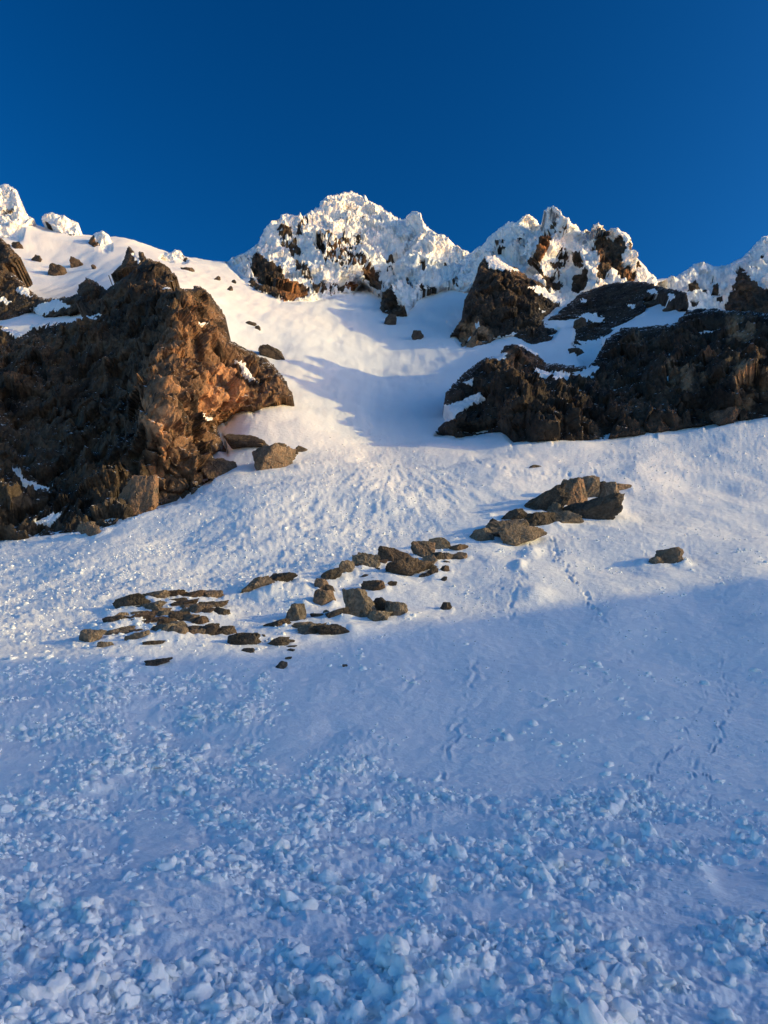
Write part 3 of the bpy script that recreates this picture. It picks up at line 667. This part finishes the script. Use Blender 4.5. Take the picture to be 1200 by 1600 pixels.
G_MID = 'rocks of the middle band'
for b, lab, tone, tilt, wm in (
    ((940, 72, 1037, 124), 'square block on top of the upper rock heap', 'mid', 0, 0), ((705, 118, 840, 190), 'dark sloping slab at the left of the upper rock heap', 'dark', -6, .3), ((745, 148, 935, 242), 'long dark leaning slab in the upper rock heap', 'dark', 18, .2), ((855, 95, 950, 180), 'brown stone in the middle of the upper rock heap', 'mid', 0, .6),
    ((905, 150, 965, 196), 'tan stone below the square block of the upper heap', 'mid', 0, .3), ((950, 138, 1000, 185), 'dark stone right of the heap centre', 'dark', 0, 0), ((988, 133, 1042, 172), 'brown stone at the right of the upper heap', 'mid', 0, .3), ((1043, 128, 1108, 166), 'rightmost low stone of the upper heap', 'mid', 0, .4),
    ((1030, 95, 1105, 125), 'flat dark stone behind the right of the upper heap', 'dark', 6, .3), ((880, 188, 962, 212), 'thin dark stone below the upper heap', 'dark', 6, 0), ((905, 203, 968, 240), 'lower dark stone under the upper heap', 'dark', 10, .2), ((985, 193, 1028, 228), 'reddish stone lying below the right of the upper heap', 'dark', 0, .5), ((988, 236, 1014, 254), 'tiny stone below the upper heap', 'dark', 0, .2),
    ((595, 138, 702, 220), 'two-toned block at the right of the upper left row', 'mid', -8, 0), ((512, 178, 582, 250), 'tan faceted block at the left of the upper left row', 'mid', 12, .1), ((575, 152, 628, 220), 'narrow upright stone between the two blocks', 'mid', 0, 0), ((430, 215, 520, 270), 'black tail of rock trailing left of the tan block', 'dark', 24, 0), ((695, 168, 738, 202), 'small rusty stone right of the two-toned block', 'mid', 0, .6),
    ((65, 262, 195, 332), 'low brown rock strip rising from the snow at the left', 'mid', 18, .2), ((168, 252, 298, 308), 'dark humped rock above a snow drift at the left', 'dark', 0, .1), ((400, 268, 468, 324), 'brown stone on top of the small pyramid rock', 'mid', -8, .5), ((440, 283, 494, 325), 'sloping sliver right of the small pyramid rock', 'dark', -20, .2), ((380, 306, 478, 374), 'small rusty pyramid rock beside the main boulder', 'mid', 0, .5),
    ((618, 266, 718, 316), 'reddish broken stone above the main boulder', 'dark', 0, .9), ((738, 270, 778, 294), 'small dark stone right of the reddish stone', 'dark', 0, .2), ((540, 308, 682, 450), 'big smooth rounded boulder in the middle of the rock band', 'mid', 0, .05), ((665, 343, 775, 425), 'dark cleft rock leaning on the right of the big boulder', 'dark', -5, 0), ((728, 368, 824, 446), 'tan split rock right of the big boulder', 'mid', -10, .1),
    ((638, 410, 748, 458), 'low flat stone at the foot of the big boulder', 'mid', 0, 0), ((262, 376, 350, 456), 'pointed grey boulder standing alone left of the big boulder', 'mid', 0, 0), ((452, 390, 548, 448), 'black rock sliver in the shade left of the big boulder', 'dark', 22, 0), ((378, 414, 434, 434), 'thin dark stone in the boulder shadow', 'dark', 0, 0), ((435, 392, 468, 410), 'tiny grey stone above the boulder shadow', 'mid', 0, 0),
    ((148, 448, 268, 492), 'low brown slab left of the pointed grey boulder', 'dark', 14, .3), ((273, 466, 402, 500), 'long thin slab below the pointed grey boulder', 'mid', 10, .1), ((326, 470, 438, 524), 'grey slab at the snow edge below the big boulder', 'mid', 8, 0), ((408, 478, 548, 526), 'dark flat slab with an upturned tip at the shadow edge', 'dark', 6, 0),
    ((0, 518, 128, 580), 'broad layered grey slab at the edge of the shade', 'dark', -3, 0), ((153, 538, 268, 576), 'dark flat slab on the shadow edge', 'dark', 6, 0), ((263, 543, 298, 567), 'small dark stone at the tip of the flat slab', 'dark', -10, 0), ((128, 531, 164, 548), 'small stone between the two shadow-edge slabs', 'dark', 0, 0), ((58, 586, 107, 607), 'small black stone below the layered slab', 'dark', 0, 0),
    ((216, 638, 260, 674), 'lone black stone in the shaded snow', 'dark', -10, 0), ((262, 571, 307, 584), 'upper of three thin dark flakes in a column', 'dark', 4, 0), ((262, 585, 300, 599), 'middle of three thin dark flakes in a column', 'dark', 6, 0), ((254, 619, 287, 632), 'lowest of three thin dark flakes in a column', 'dark', 8, 0), ((527, 655, 548, 668), 'tiny black pebble alone in the smooth shaded snow', 'dark', 0, 0),
    ((980, 353, 1032, 386), 'small brown stone right of the rock band at the head of a furrow', 'dark', 14, .3)):
    boulder(bx(z8, *b), lab, tone, tilt, G_MID, warm=wm, planes=9 if b[2] - b[0] > 90 else 12, sharp=26)

G_LEFT = 'small rocks of the left patch'
for k, b in enumerate(((220, 316, 355, 374), (345, 306, 455, 342), (450, 298, 562, 328), (560, 298, 642, 328), (320, 348, 432, 388), (500, 334, 567, 357), (515, 342, 612, 378), (555, 358, 642, 388), (640, 353, 702, 383), (690, 343, 768, 370),
        (410, 378, 472, 408), (345, 396, 422, 423), (160, 428, 268, 464), (205, 413, 258, 442), (265, 422, 388, 454), (380, 428, 472, 468), (440, 398, 522, 433), (490, 403, 572, 453), (440, 438, 512, 478), (610, 378, 692, 418), (715, 383, 778, 418), (675, 368, 722, 403),
        (560, 418, 612, 453), (600, 423, 662, 458), (680, 448, 727, 470), (155, 476, 288, 514), (255, 495, 327, 516), (390, 486, 442, 528), (420, 493, 502, 544), (560, 473, 642, 514), (640, 478, 722, 529), (610, 498, 652, 534), (700, 483, 742, 518), (725, 473, 812, 520), (540, 385, 600, 410), (655, 395, 700, 420), (470, 470, 540, 495), (300, 395, 345, 410))):
    dk = k % 3 != 1
    b = (b[0] - 10, b[1] - 4, b[2] + 10, b[3] + 4)
    boulder(bx(z7, *b), 'small dark angular rock lying flat in the left rock patch' if dk else 'small greyish tan rock lying flat in the left rock patch', 'dark' if dk else 'mid', 10 if (b[2] - b[0]) > 2.2 * (b[3] - b[1]) else 3, G_LEFT if dk else 'small tan rocks of the left patch', warm=.15 * (k % 4), sharp=26)
r5 = np.random.default_rng(5)
for k in range(22):
    cx_ = r5.normal(545, 150); cy_ = 445 + (cx_ - 545) * -.06 + r5.normal(0, 48); w_ = r5.uniform(26, 84); h_ = w_ * r5.uniform(.3, .5)
    if not (150 < cx_ < 810 and 310 < cy_ < 540): continue
    dk = r5.uniform() < .7
    boulder(bx(z7, cx_ - w_ / 2, cy_ - h_ / 2, cx_ + w_ / 2, cy_ + h_ / 2), 'small dark angular rock lying flat in the left rock patch' if dk else 'small greyish tan rock lying flat in the left rock patch', 'dark' if dk else 'mid', 9, G_LEFT if dk else 'small tan rocks of the left patch', warm=.15 * (k % 4), sharp=26)
for k in range(16):
    cx_ = r5.uniform(480, 1080); cy_ = 240 - (cx_ - 500) * .16 + r5.normal(0, 28); w_ = r5.uniform(18, 52); h_ = w_ * r5.uniform(.35, .6)
    boulder(bx(z8, cx_ - w_ / 2, cy_ - h_ / 2, cx_ + w_ / 2, cy_ + h_ / 2), 'small broken stone scattered among the upper rock heaps', 'dark' if k % 2 else 'mid', 5, 'small broken stones of the upper heaps', warm=.2 * (k % 3), sharp=26)
for b, lab, tone, tilt, wm in (((650, 286, 758, 324), 'flat tan slab at the upper right of the left rock patch', 'mid', 0, .3), ((28, 488, 133, 556), 'wedge-shaped tan boulder leftmost of all the rocks', 'mid', -4, .15), ((268, 513, 368, 570), 'tilted flat slab low in the left rock patch', 'mid', 24, .1), ((488, 443, 595, 500), 'pale-sided block in the centre of the left rock patch', 'mid', 0, .1),
        ((488, 493, 574, 552), 'rounded tan rock at the lower edge of the left rock patch', 'mid', -5, .25), ((118, 563, 192, 595), 'small half-buried grey stone below the wedge-shaped boulder', 'mid', 0, 0), ((333, 558, 443, 586), 'long dark flat stone on the snow below the left patch', 'dark', 6, .1), ((373, 623, 478, 666), 'dark flat stone alone in the shade below the left patch', 'dark', 14, 0)):
    boulder(bx(z7, *b), lab, tone, tilt, 'larger stones of the left patch', warm=wm, planes=9, sharp=26)

G_CL = 'boulders at the foot of the left cliff'
for b, lab, tone, tilt, wm in (((1003, 346, 1143, 436), 'large rounded brown boulder on the snow right of the left cliff', 'mid', 0, .25), ((1060, 327, 1113, 348), 'thin dark flake above the large brown boulder', 'dark', 0, 0), ((1150, 341, 1197, 362), 'small dark oval stone right of the large brown boulder', 'dark', -4, 0), ((1133, 357, 1162, 372), 'tiny dark chip beside the oval stone', 'dark', -8, 0),
        ((893, 296, 1038, 352), 'flat dark tongue of rock reaching right from the left cliff', 'dark', -8, .1), ((806, 388, 908, 472), 'dark block with a lit face at the left cliff foot', 'dark', -8, .3), ((474, 480, 604, 600), 'rusty rounded block at the lower corner of the left cliff', 'mid', 0, .8), ((312, 643, 368, 688), 'left of two small brown stones below the left cliff', 'mid', 10, .3), ((344, 650, 401, 690), 'right of two small brown stones below the left cliff', 'mid', -4, .4)):
    boulder(bx(z2, *b), lab, tone, tilt, G_CL, warm=wm, planes=10)
for zf, b, lab, tone, tilt in ((z3, (746, 608, 796, 658), 'dark pyramid-shaped rock standing in the upper gully snow', 'dark', 0), (z3, (872, 672, 912, 722), 'black snow-capped rock alone in the upper gully', 'dark', 12), (z1, (58, 320, 108, 356), 'small brown rock on the upper left snowfield under the tower', 'dark', 0), (z1, (222, 418, 314, 478), 'brown rock island in the upper left snowfield', 'dark', -18),
        (z1, (333, 393, 388, 444), 'dark rock patch in the middle of the upper left snowfield', 'dark', -20), (z1, (152, 385, 200, 415), 'thin rock streak left of the brown rock island', 'dark', -22), (z1, (430, 425, 452, 450), 'small rock speck right of the dark rock patch', 'dark', -10), (z1, (850, 430, 912, 464), 'brown rock strip on the snow crest above the left cliff', 'dark', -20), (z1, (1000, 484, 1032, 504), 'upper of the small dark stones on the snow rib', 'dark', 0),
        (z1, (1058, 525, 1092, 552), 'middle dark stone on the snow rib above the gully', 'dark', 0), (z1, (1084, 499, 1107, 518), 'small stone at the crest of the snow rib', 'dark', 0), (z3, (168, 660, 192, 680), 'small dark stone on the left bank of the gully', 'dark', 0), (z3, (130, 640, 170, 660), 'thin dark streak of rock on the left bank of the gully', 'dark', -20), (z3, (195, 752, 292, 800), 'low black outcrop on the gully bank right of the left cliff', 'dark', -20),
        (z5, (1015, 360, 1095, 392), 'low dark rock ledge at the foot of the right cliff', 'dark', 8), (z6, (560, 555, 640, 590), 'small dark rock in the snow patch above the right cliff', 'dark', 4), (z6, (440, 520, 540, 550), 'thin dark rock in the snow patch beside the slab', 'dark', 6), (z4, (715, 595, 770, 640), 'dark rock in the snow ramp between the right cliffs', 'dark', 0), (z4, (690, 730, 750, 750), 'small dark rock low in the snow ramp', 'dark', 4)):
    if zf is z1: b = (b[0] + .08 * (b[2] - b[0]), b[1] + .3 * (b[3] - b[1]), b[2] - .08 * (b[2] - b[0]), b[3])
    boulder(bx(zf, *b), lab, tone, tilt, 'stones high on the mountain', warm=.1, sink=.3 if zf is z3 else .55)

# ------------------------------------------------------------------ snow slope
cols = np.r_[np.arange(-900, -300, 40), np.arange(-300, -20, 8), np.arange(-20, 1221, 2), np.arange(1228, 1500, 8), np.arange(1500, 2101, 40)].astype(float)
dd = np.exp(np.linspace(math.log(3.2), math.log(470), 4000))
vv = ground_v(np.full(4000, 560.0), dd)
dens = np.abs(np.gradient(vv)) * (vv < 1750) + .15 * np.gradient(np.log(dd)) * 900
dens[dd < 6] *= .5
cum = np.cumsum(dens); cum /= cum[-1]
rows = np.interp(np.linspace(0, 1, 660), cum, dd)
UU, DD = np.meshgrid(cols, rows)
u_f, d_f = UU.ravel(), DD.ravel()
v_f = ground_v(u_f, d_f)
# under the cliffs the snow surface keeps behind the rock
d_p = d_f.copy()
for V_, dt_, lo_, hi_, cell_ in FACES:
    (a0, b0), (a1, b1) = V_.min(0), V_.max(0)
    ii = np.nonzero((u_f > a0) & (u_f < a1) & (v_f > b0) & (v_f < b1) & (d_f > 70))[0]
    if len(ii) == 0: continue
    q_ = np.c_[u_f[ii], v_f[ii]]; k_ = sdf(q_, V_); jj = k_ > 0
    ii = ii[jj]; q_ = q_[jj]; k_ = k_[jj]
    dr_ = np.clip(dt_(q_ / 120.0), lo_, hi_)
    tgt = dr_ + np.clip(k_ / 14, 0, 1) * cell_ * .9
    d_p[ii] = np.where(d_f[ii] < tgt, tgt, d_p[ii])
Psn = pt(u_f, v_f, d_p)

# where the avalanche debris lies, as patches on the slope
uvp = np.c_[u_f, v_f]
wob = np.c_[perlin(Psn * [.35, .35, 0] + 3.1, 21), perlin(Psn * [.35, .35, 0] + 9.7, 22)] * [40, 26]
q = uvp + wob * np.clip((v_f - 700) / 500, .1, 1)[:, None]
deb = sstep(-26, 26, sdf(q, [(-2000, 1075), (150, 1045), (400, 1055), (430, 1120), (400, 1190), (450, 1225), (520, 1140), (590, 1150), (620, 1205), (700, 1235), (860, 1225),
                             (1000, 1225), (1100, 1262), (1200, 1280), (3000, 1290), (3000, 9000), (-2000, 9000)]))
for poly, s in (([(190, 1260), (290, 1275), (300, 1330), (215, 1370), (185, 1300)], 14), ([(850, 1325), (930, 1320), (925, 1355), (860, 1360)], 10),
                ([(1080, 1330), (1230, 1310), (1230, 1400), (1150, 1420)], 14), ([(0, 1160), (70, 1180), (20, 1240), (-40, 1230)], 14), ([(190, 1130), (250, 1090), (240, 1180), (200, 1190)], 12)):
    deb *= 1 - .85 * sstep(-s, s, sdf(q, poly))
mid = sstep(-60, 60, sdf(q, [(-2000, 900), (150, 860), (500, 700), (640, 690), (720, 760), (640, 850), (430, 960), (200, 1010), (-2000, 1020)]))      # rubble on the sunlit fan
rght = sstep(-40, 40, sdf(q, [(880, 730), (1020, 680), (1300, 660), (1300, 755), (980, 765)]))
gullysm = sstep(660, 700, v_f)                                  # the gully above is smooth
X2 = Psn[:, :2]
low = fbm(np.c_[X2 * .09, 0 * d_f], 3, 31) * np.clip(d_f / 40, .12, 1.2) * .55
h = low
near = d_f < 135
hn = np.zeros(near.sum()); Xn = X2[near]; dn = d_f[near]
amp = deb[near] * np.clip(.72 + 1.1 * fbm(np.c_[Xn * .33, 0 * dn], 3, 44), .22, 1.35)
lobe = deb[near] * fbm(np.c_[Xn * .22, 0 * dn + 3], 3, 45) * .34
warp = np.c_[perlin(np.c_[Xn * 1.1, 0 * dn], 41), perlin(np.c_[Xn * 1.1, 0 * dn + 5], 42)] * .35
Xw = Xn + warp
c1 = clods(Xw / .6, 51, .2, .7, .4) * .6
c2 = clods(Xw / .27, 52, .25, .7, .8) * .27
c3 = clods(Xw / .12, 53, .3, .7, .9) * .12
tex = fbm(np.c_[Xn * 4, 0 * dn], 4, 55, .62) * .085
hn += amp * (.30 * c1 + .42 * c2 + .5 * c3 * (dn < 30) + tex + .13 * fbm(np.c_[Xn * .8, 0 * dn], 2, 56))
m2 = mid[near] * .8 + rght[near] * .38 + .10 * gullysm[near] * (1 - deb[near])
c4 = clods(Xw / .8, 57, .15, .6, .45) * .8
hn += m2 * (.30 * c4 + .42 * c2 * (c2 > .06) + .10 * fbm(np.c_[Xn * [.5, 1.4], 0 * dn], 3, 58))
# fine wind-packed ripple on the open slope
hn += (1 - deb[near]) * (.045 * np.abs(fbm(np.c_[Xn * [.9, 2.6] + warp, 0 * dn], 4, 64)) + .035 * fbm(np.c_[Xn * 1.7, 0 * dn], 4, 59) + .05 * fbm(np.c_[Xn * [.6, .35], 0 * dn], 3, 60))
h[near] += hn + lobe
# fan streaks running out of the gully
ap = pt(610, 690, 116)
ang = np.arctan2(Psn[:, 0] - ap[0], ap[1] - Psn[:, 1]); rad = np.hypot(Psn[:, 0] - ap[0], Psn[:, 1] - ap[1])
fan = sstep(-20, 90, sdf(uvp, [(-400, 900), (250, 790), (470, 695), (620, 680), (900, 720), (900, 800), (500, 960), (-400, 1030)]))
h += fan * .12 * fbm(np.c_[ang * 34, rad * .16, 0 * ang], 5, 61, .6) * np.clip(rad / 20, .25, 1)
# runnels in the gully snow
gul = (1 - gullysm) * sstep(110, 130, d_f)
h += gul * (.26 * fbm(np.c_[X2 * [.30, .055], 0 * d_f], 4, 62) + .35 * fbm(np.c_[X2 * .035, 0 * d_f], 3, 63))
# tracks, rolled-ball furrows and the little crack below the outcrop
def furrow(line, width, depth, berm=.5, rough=.0):
    global h
    L = np.array(line, float)
    bb = (u_f > L[:, 0].min() - 40) & (u_f < L[:, 0].max() + 40) & (v_f > L[:, 1].min() - 40) & (v_f < L[:, 1].max() + 40)
    idx = np.nonzero(bb)[0]
    if len(idx) == 0: return
    pts_ = np.c_[u_f[idx], v_f[idx]] + np.c_[fbm(Psn[idx] * .45, 4, 71, .6) * 20, fbm(Psn[idx] * .45 + 9, 4, 73, .6) * 8]
    x = seg_dist(pts_, L, False) / (width * .62)
    prof = -np.exp(-x * x) + berm * np.exp(-((x - 1.7) / .7) ** 2)
    prof = prof * np.clip(.55 + (1 + rough) * fbm(Psn[idx] * 1.3, 3, 72) * 1.6, 0, 1.6)
    h[idx] += depth * .42 * prof
furrow([(866, 838), (872, 860), (886, 880), (890, 900), (912, 922), (925, 945), (945, 975)], 4, .32, .5, .6)
furrow([(735, 712), (760, 727), (800, 738), (860, 742), (935, 742), (955, 757)], 3.5, .35, .4, .4)
furrow([(805, 690), (790, 722)], 2, .3, .3)
furrow([(740, 1035), (742, 1060), (735, 1090), (722, 1130), (705, 1175), (688, 1222)], 6, .07, 1.2, 1.0)
furrow([(690, 955), (672, 985), (675, 1020), (655, 1060), (620, 1100)], 5, .08, .4, .4)
furrow([(604, 1048), (575, 1065), (535, 1098)], 2.2, .07, .7, .6)
furrow([(985, 1010), (950, 1065), (880, 1105)], 2.2, .07, .7, .6)
furrow([(1075, 1165), (1040, 1195), (1010, 1220)], 2.4, .06, .8, .6)
furrow([(1150, 1060), (1120, 1160), (1085, 1205), (1062, 1240)], 4, .08, .8, 1.0)
furrow([(1098, 1205), (1110, 1250), (1125, 1270)], 3, .07, .8, 1.0)
furrow([(1085, 1030), (1100, 1090), (1070, 1160)], 3, .05, .8, .6)
furrow([(1128, 910), (1120, 1000), (1135, 1090)], 3, .06, .8, .6)
furrow([(1060, 800), (1075, 850), (1085, 900)], 3, .07, .8, .6)
furrow([(1000, 795), (1012, 850), (1000, 890)], 3, .06, .8, .6)
furrow([(820, 850), (828, 880), (800, 935), (790, 965)], 5, .12, .7, .8)
furrow([(770, 880), (780, 920), (775, 950)], 3, .08, .8, .8)
# drift mounds around the rock band
def mound(u0, v0, ru, rv, hh):
    global h
    h = h + .7 * hh * np.exp(-((u_f - u0) / ru) ** 2 - ((v_f - v0) / rv) ** 2)
for a in ((425, 930, 30, 8, .5), (560, 895, 40, 7, .5), (600, 905, 30, 7, .35), (480, 925, 35, 8, .35), (540, 985, 60, 8, .4), (640, 960, 40, 9, .35), (170, 985, 22, 7, .4), (330, 960, 30, 8, .45),
          (200, 975, 25, 6, .35), (270, 1005, 50, 8, .35), (830, 862, 14, 9, .5), (812, 885, 10, 8, .5), (835, 930, 22, 9, .4), (960, 790, 14, 12, .6), (655, 880, 30, 6, .4), (430, 985, 40, 6, .3), (390, 1000, 40, 8, .3)):
    mound(*a)

# drifts banked against the rocks, longer on the lee side
drift = np.zeros(len(h))
for fx, fy, fr, fz, ob in FOOT:
    ii = np.nonzero((np.abs(Psn[:, 0] - fx) < 4 * fr + 1) & (np.abs(Psn[:, 1] - fy) < 4 * fr + 1))[0]
    if len(ii) == 0: continue
    ob.location.z += .75 * float(h[ii[np.argmin((Psn[ii, 0] - fx) ** 2 + (Psn[ii, 1] - fy) ** 2)]])      # rest on the surface as it lies
    ddx = Psn[ii, 0] - fx; ddy = Psn[ii, 1] - fy
    rr_ = np.hypot(ddx * np.where(ddx < 0, .6, 1.0), ddy) / fr
    drift[ii] = np.maximum(drift[ii], min(fz, .8) * .42 * np.exp(-((rr_ - 1.05) / .45) ** 2) * np.clip(.35 + 1.3 * perlin(Psn[ii] * .9 / max(fr, .2) + fx, 91), 0, 1.1))
h = h + drift
Vsn = Psn.copy(); Vsn[:, 2] += h
Vsn[:, 1] -= .35 * h * (d_f > 20)
snow_slope = mesh_obj('snow_slope', Vsn, grid_faces(len(rows), len(cols))[:, ::-1], M_SNOW)
tag(snow_slope, 'avalanche-strewn snow slope rising into the steep gully', kind='structure')

# snow falling away behind and beside the camera
gx = np.linspace(-900, 900, 61); gy = np.linspace(-900, 60, 41)
GX, GY = np.meshgrid(gx, gy)
GZ = -3.6 + np.minimum(GY, 0) * .30 + 4 * fbm(np.c_[GX.ravel() * .01, GY.ravel() * .01, 0 * GX.ravel()], 3, 81).reshape(GX.shape) * np.clip(-GY / 80, 0, 1)
tag(mesh_obj('snow_field', np.c_[GX.ravel(), GY.ravel(), GZ.ravel()], grid_faces(41, 61), M_SNOW), 'open snowfield falling away below the slope', kind='structure')

# the neighbouring ridge on the right, whose shadow lies over the foreground
XR = 175.0
cr = []
for u_, v_ in ((-500, 1062), (-200, 1045), (0, 1030), (250, 1030), (430, 1022), (560, 992), (700, 968), (850, 948), (1000, 928), (1200, 902), (1500, 870)):
    d_ = hit(u_, v_); p_ = pt(u_, v_, d_)
    t_ = (XR - p_[0]) / SUN[0]; q_ = p_ + SUN * t_
    cr.append((q_[1], q_[2]))
cr.sort()
cy = np.array([c[0] for c in cr]); cz = np.array([c[1] for c in cr])
ry = np.r_[np.linspace(cy[0] - 110, cy[0] - 2, 50), np.linspace(cy[0], cy[-1], 60), np.linspace(cy[-1] + 1, cy[-1] + 45, 30)]
rz = np.interp(ry, cy, cz)
rz = np.where(ry < cy[0], cz[0] + 3 * np.sin((cy[0] - ry) * .11) * sstep(0, 12, cy[0] - ry) - .75 * np.maximum(cy[0] - 14 - ry, 0), rz)
rz = np.where(ry > cy[-1], cz[-1] - (ry - cy[-1]) * 1.9, rz)
rx = np.linspace(-90, 110, 61)
RX, RY = np.meshgrid(rx, ry)
RZ = rz[:, None] - np.abs(RX) * np.where(RX < 0, .75, .6)
rn = fbm(np.c_[RX.ravel() * .05, RY.ravel() * .05, RZ.ravel() * .05], 4, 83).reshape(RX.shape)
RZ += rn * np.minimum(np.abs(RX) * .25, 7)
ridge = mesh_obj('snow_ridge', np.c_[(RX + XR).ravel(), RY.ravel(), RZ.ravel()], grid_faces(len(ry), 61), M_SNOW)
tag(ridge, 'neighbouring snow ridge outside the view on the sunny side', kind='structure')

# ------------------------------------------------------------------ snow clods of the avalanche
KV = []
def clod_shape(seed, sub):
    v, f = ICO[sub]
    r = np.random.default_rng(seed)
    a = facets(v * 1.1 + seed * 3.1, seed)[0]; b = fbm(v * 1.6 + seed, 3, seed + 4); c_ = fbm(v * 4.2 + seed, 2, seed + 9)
    p = v * np.clip(1 + .55 * a + .5 * b + .34 * c_, .5, 1.8)[:, None]
    p *= r.uniform(.75, 1.25, 3)
    return p, f
SH3 = [clod_shape(300 + k, 3) for k in range(10)]
SH2 = [clod_shape(400 + k, 2) for k in range(14)]
SH1 = [clod_shape(500 + k, 1) for k in range(12)]

# surface lookup on the displaced slope mesh
nr_, nc_ = UU.shape
Vg = Vsn.reshape(nr_, nc_, 3); debg = deb.reshape(nr_, nc_); midg = (mid * .8 + rght * .6).reshape(nr_, nc_)
inframe = np.nonzero((cols > -220) & (cols < 1420))[0]
r2 = np.random.default_rng(99)
cand = []
vg = v_f.reshape(nr_, nc_)
# even spread over the ground: pick cells with a weight by their ground area
area = np.zeros((nr_, nc_))
dr = np.gradient(rows); dcx = np.gradient(cols) / FPX
area = dr[:, None] * (rows[:, None] * dcx[None, :])
msk = np.zeros((nr_, nc_)); msk[:, inframe] = 1
patch = np.clip(.35 + 2.2 * fbm(np.c_[X2 * .33, 0 * d_f], 3, 44), .03, 2).reshape(nr_, nc_)
wt = area * msk * (debg * patch * (rows[:, None] < 50)) / np.maximum(rows[:, None], 9) ** 1.0
wt = wt.ravel() / wt.sum()
pick = r2.choice(nr_ * nc_, 13000, p=wt)
size = .026 * (1 / r2.uniform(.02, 1, 13000)) ** .42 * 1.3
size = np.where(r2.uniform(0, 1, 13000) < .006, r2.uniform(.12, .18, 13000), np.clip(size, .026, .13)) * np.clip(.8 + rows[pick // nc_] / 50, .8, 1.5)
wt2 = area * msk * midg * (rows[:, None] < 125); wt2 = wt2.ravel() / wt2.sum()
pick2 = r2.choice(nr_ * nc_, 6000, p=wt2)
size2 = np.clip(.036 * (1 / r2.uniform(.02, 1, 6000)) ** .4 * 1.2, .04, .2)
wt3 = area * msk * (v_f.reshape(nr_, nc_) > 760) * (1 - debg) * (rows[:, None] < 70); wt3 = wt3.ravel() / wt3.sum()
clus = np.clip(3 * fbm(np.c_[X2 * .25, 0 * d_f + 7], 3, 46) - .25, .004, 1).reshape(nr_, nc_)
wt3 = (wt3.reshape(nr_, nc_) * clus).ravel(); wt3 /= wt3.sum()
pick3 = r2.choice(nr_ * nc_, 2100, p=wt3); size3 = np.clip(.05 * (1 / r2.uniform(.02, 1, 2100)) ** .42, .05, .18)
PK = np.r_[pick, pick2, pick3]; SZ = np.r_[size, size2, size3]
pos = Vsn[PK] + np.c_[r2.normal(0, .03, (len(PK), 2)), np.zeros(len(PK))]
app = SZ / np.maximum(rows[PK // nc_], 3) * ((u_f[PK] > 0) & (u_f[PK] < 1200) & (v_f[PK] < 1590))
app[len(pick):] *= .0
order = np.argsort(-app); bigset = set(order[:300].tolist())
meshes = []
for k, (p, f) in enumerate(SH3):
    me = bpy.data.meshes.new('snow_chunk'); me.from_pydata(p.tolist(), [], f.tolist()); me.polygons.foreach_set('use_smooth', [True] * len(f)); me.materials.append(M_SNOW); meshes.append(me)
vs_, fs_, off = [], [], 0
for i in range(len(PK)):
    s = SZ[i]; e = r2.uniform(0, 6.28, 3)
    sq = np.array([r2.uniform(.8, 1.25), r2.uniform(.8, 1.25), r2.uniform(.6, 1.0)])
    if i in bigset:
        o = bpy.data.objects.new('snow_chunk', meshes[i % len(meshes)]); C.objects.link(o)
        o.location = pos[i] - [0, 0, s * .05]; o.rotation_euler = e; o.scale = (sq * s).tolist()
        tag(o, 'loose clod of avalanche snow in the shaded debris of the foreground', 'snow clod', 'snow clods in the foreground debris')
        continue
    ap_ = s / max(rows[PK[i] // nc_], 3) * FPX
    SH = SH2 if ap_ > 5 else SH1
    p, f = SH[i % len(SH)]
    ca, sa = math.cos(e[2]), math.sin(e[2]); cb, sb = math.cos(e[0]), math.sin(e[0])
    R = np.array([[ca, -sa, 0], [sa, ca, 0], [0, 0, 1]]) @ np.array([[1, 0, 0], [0, cb, -sb], [0, sb, cb]])
    vs_.append(((p * sq * s) @ R.T) * [1, 1, .8] + pos[i] + [0, 0, (-.16 if i < len(pick) else -.04) * s]); fs_.append(f + off); off += len(p)
tag(mesh_obj('snow_debris', np.concatenate(vs_), np.concatenate(fs_), M_SNOW), 'broken avalanche snow strewn over the slope', 'snow debris', kind='stuff')
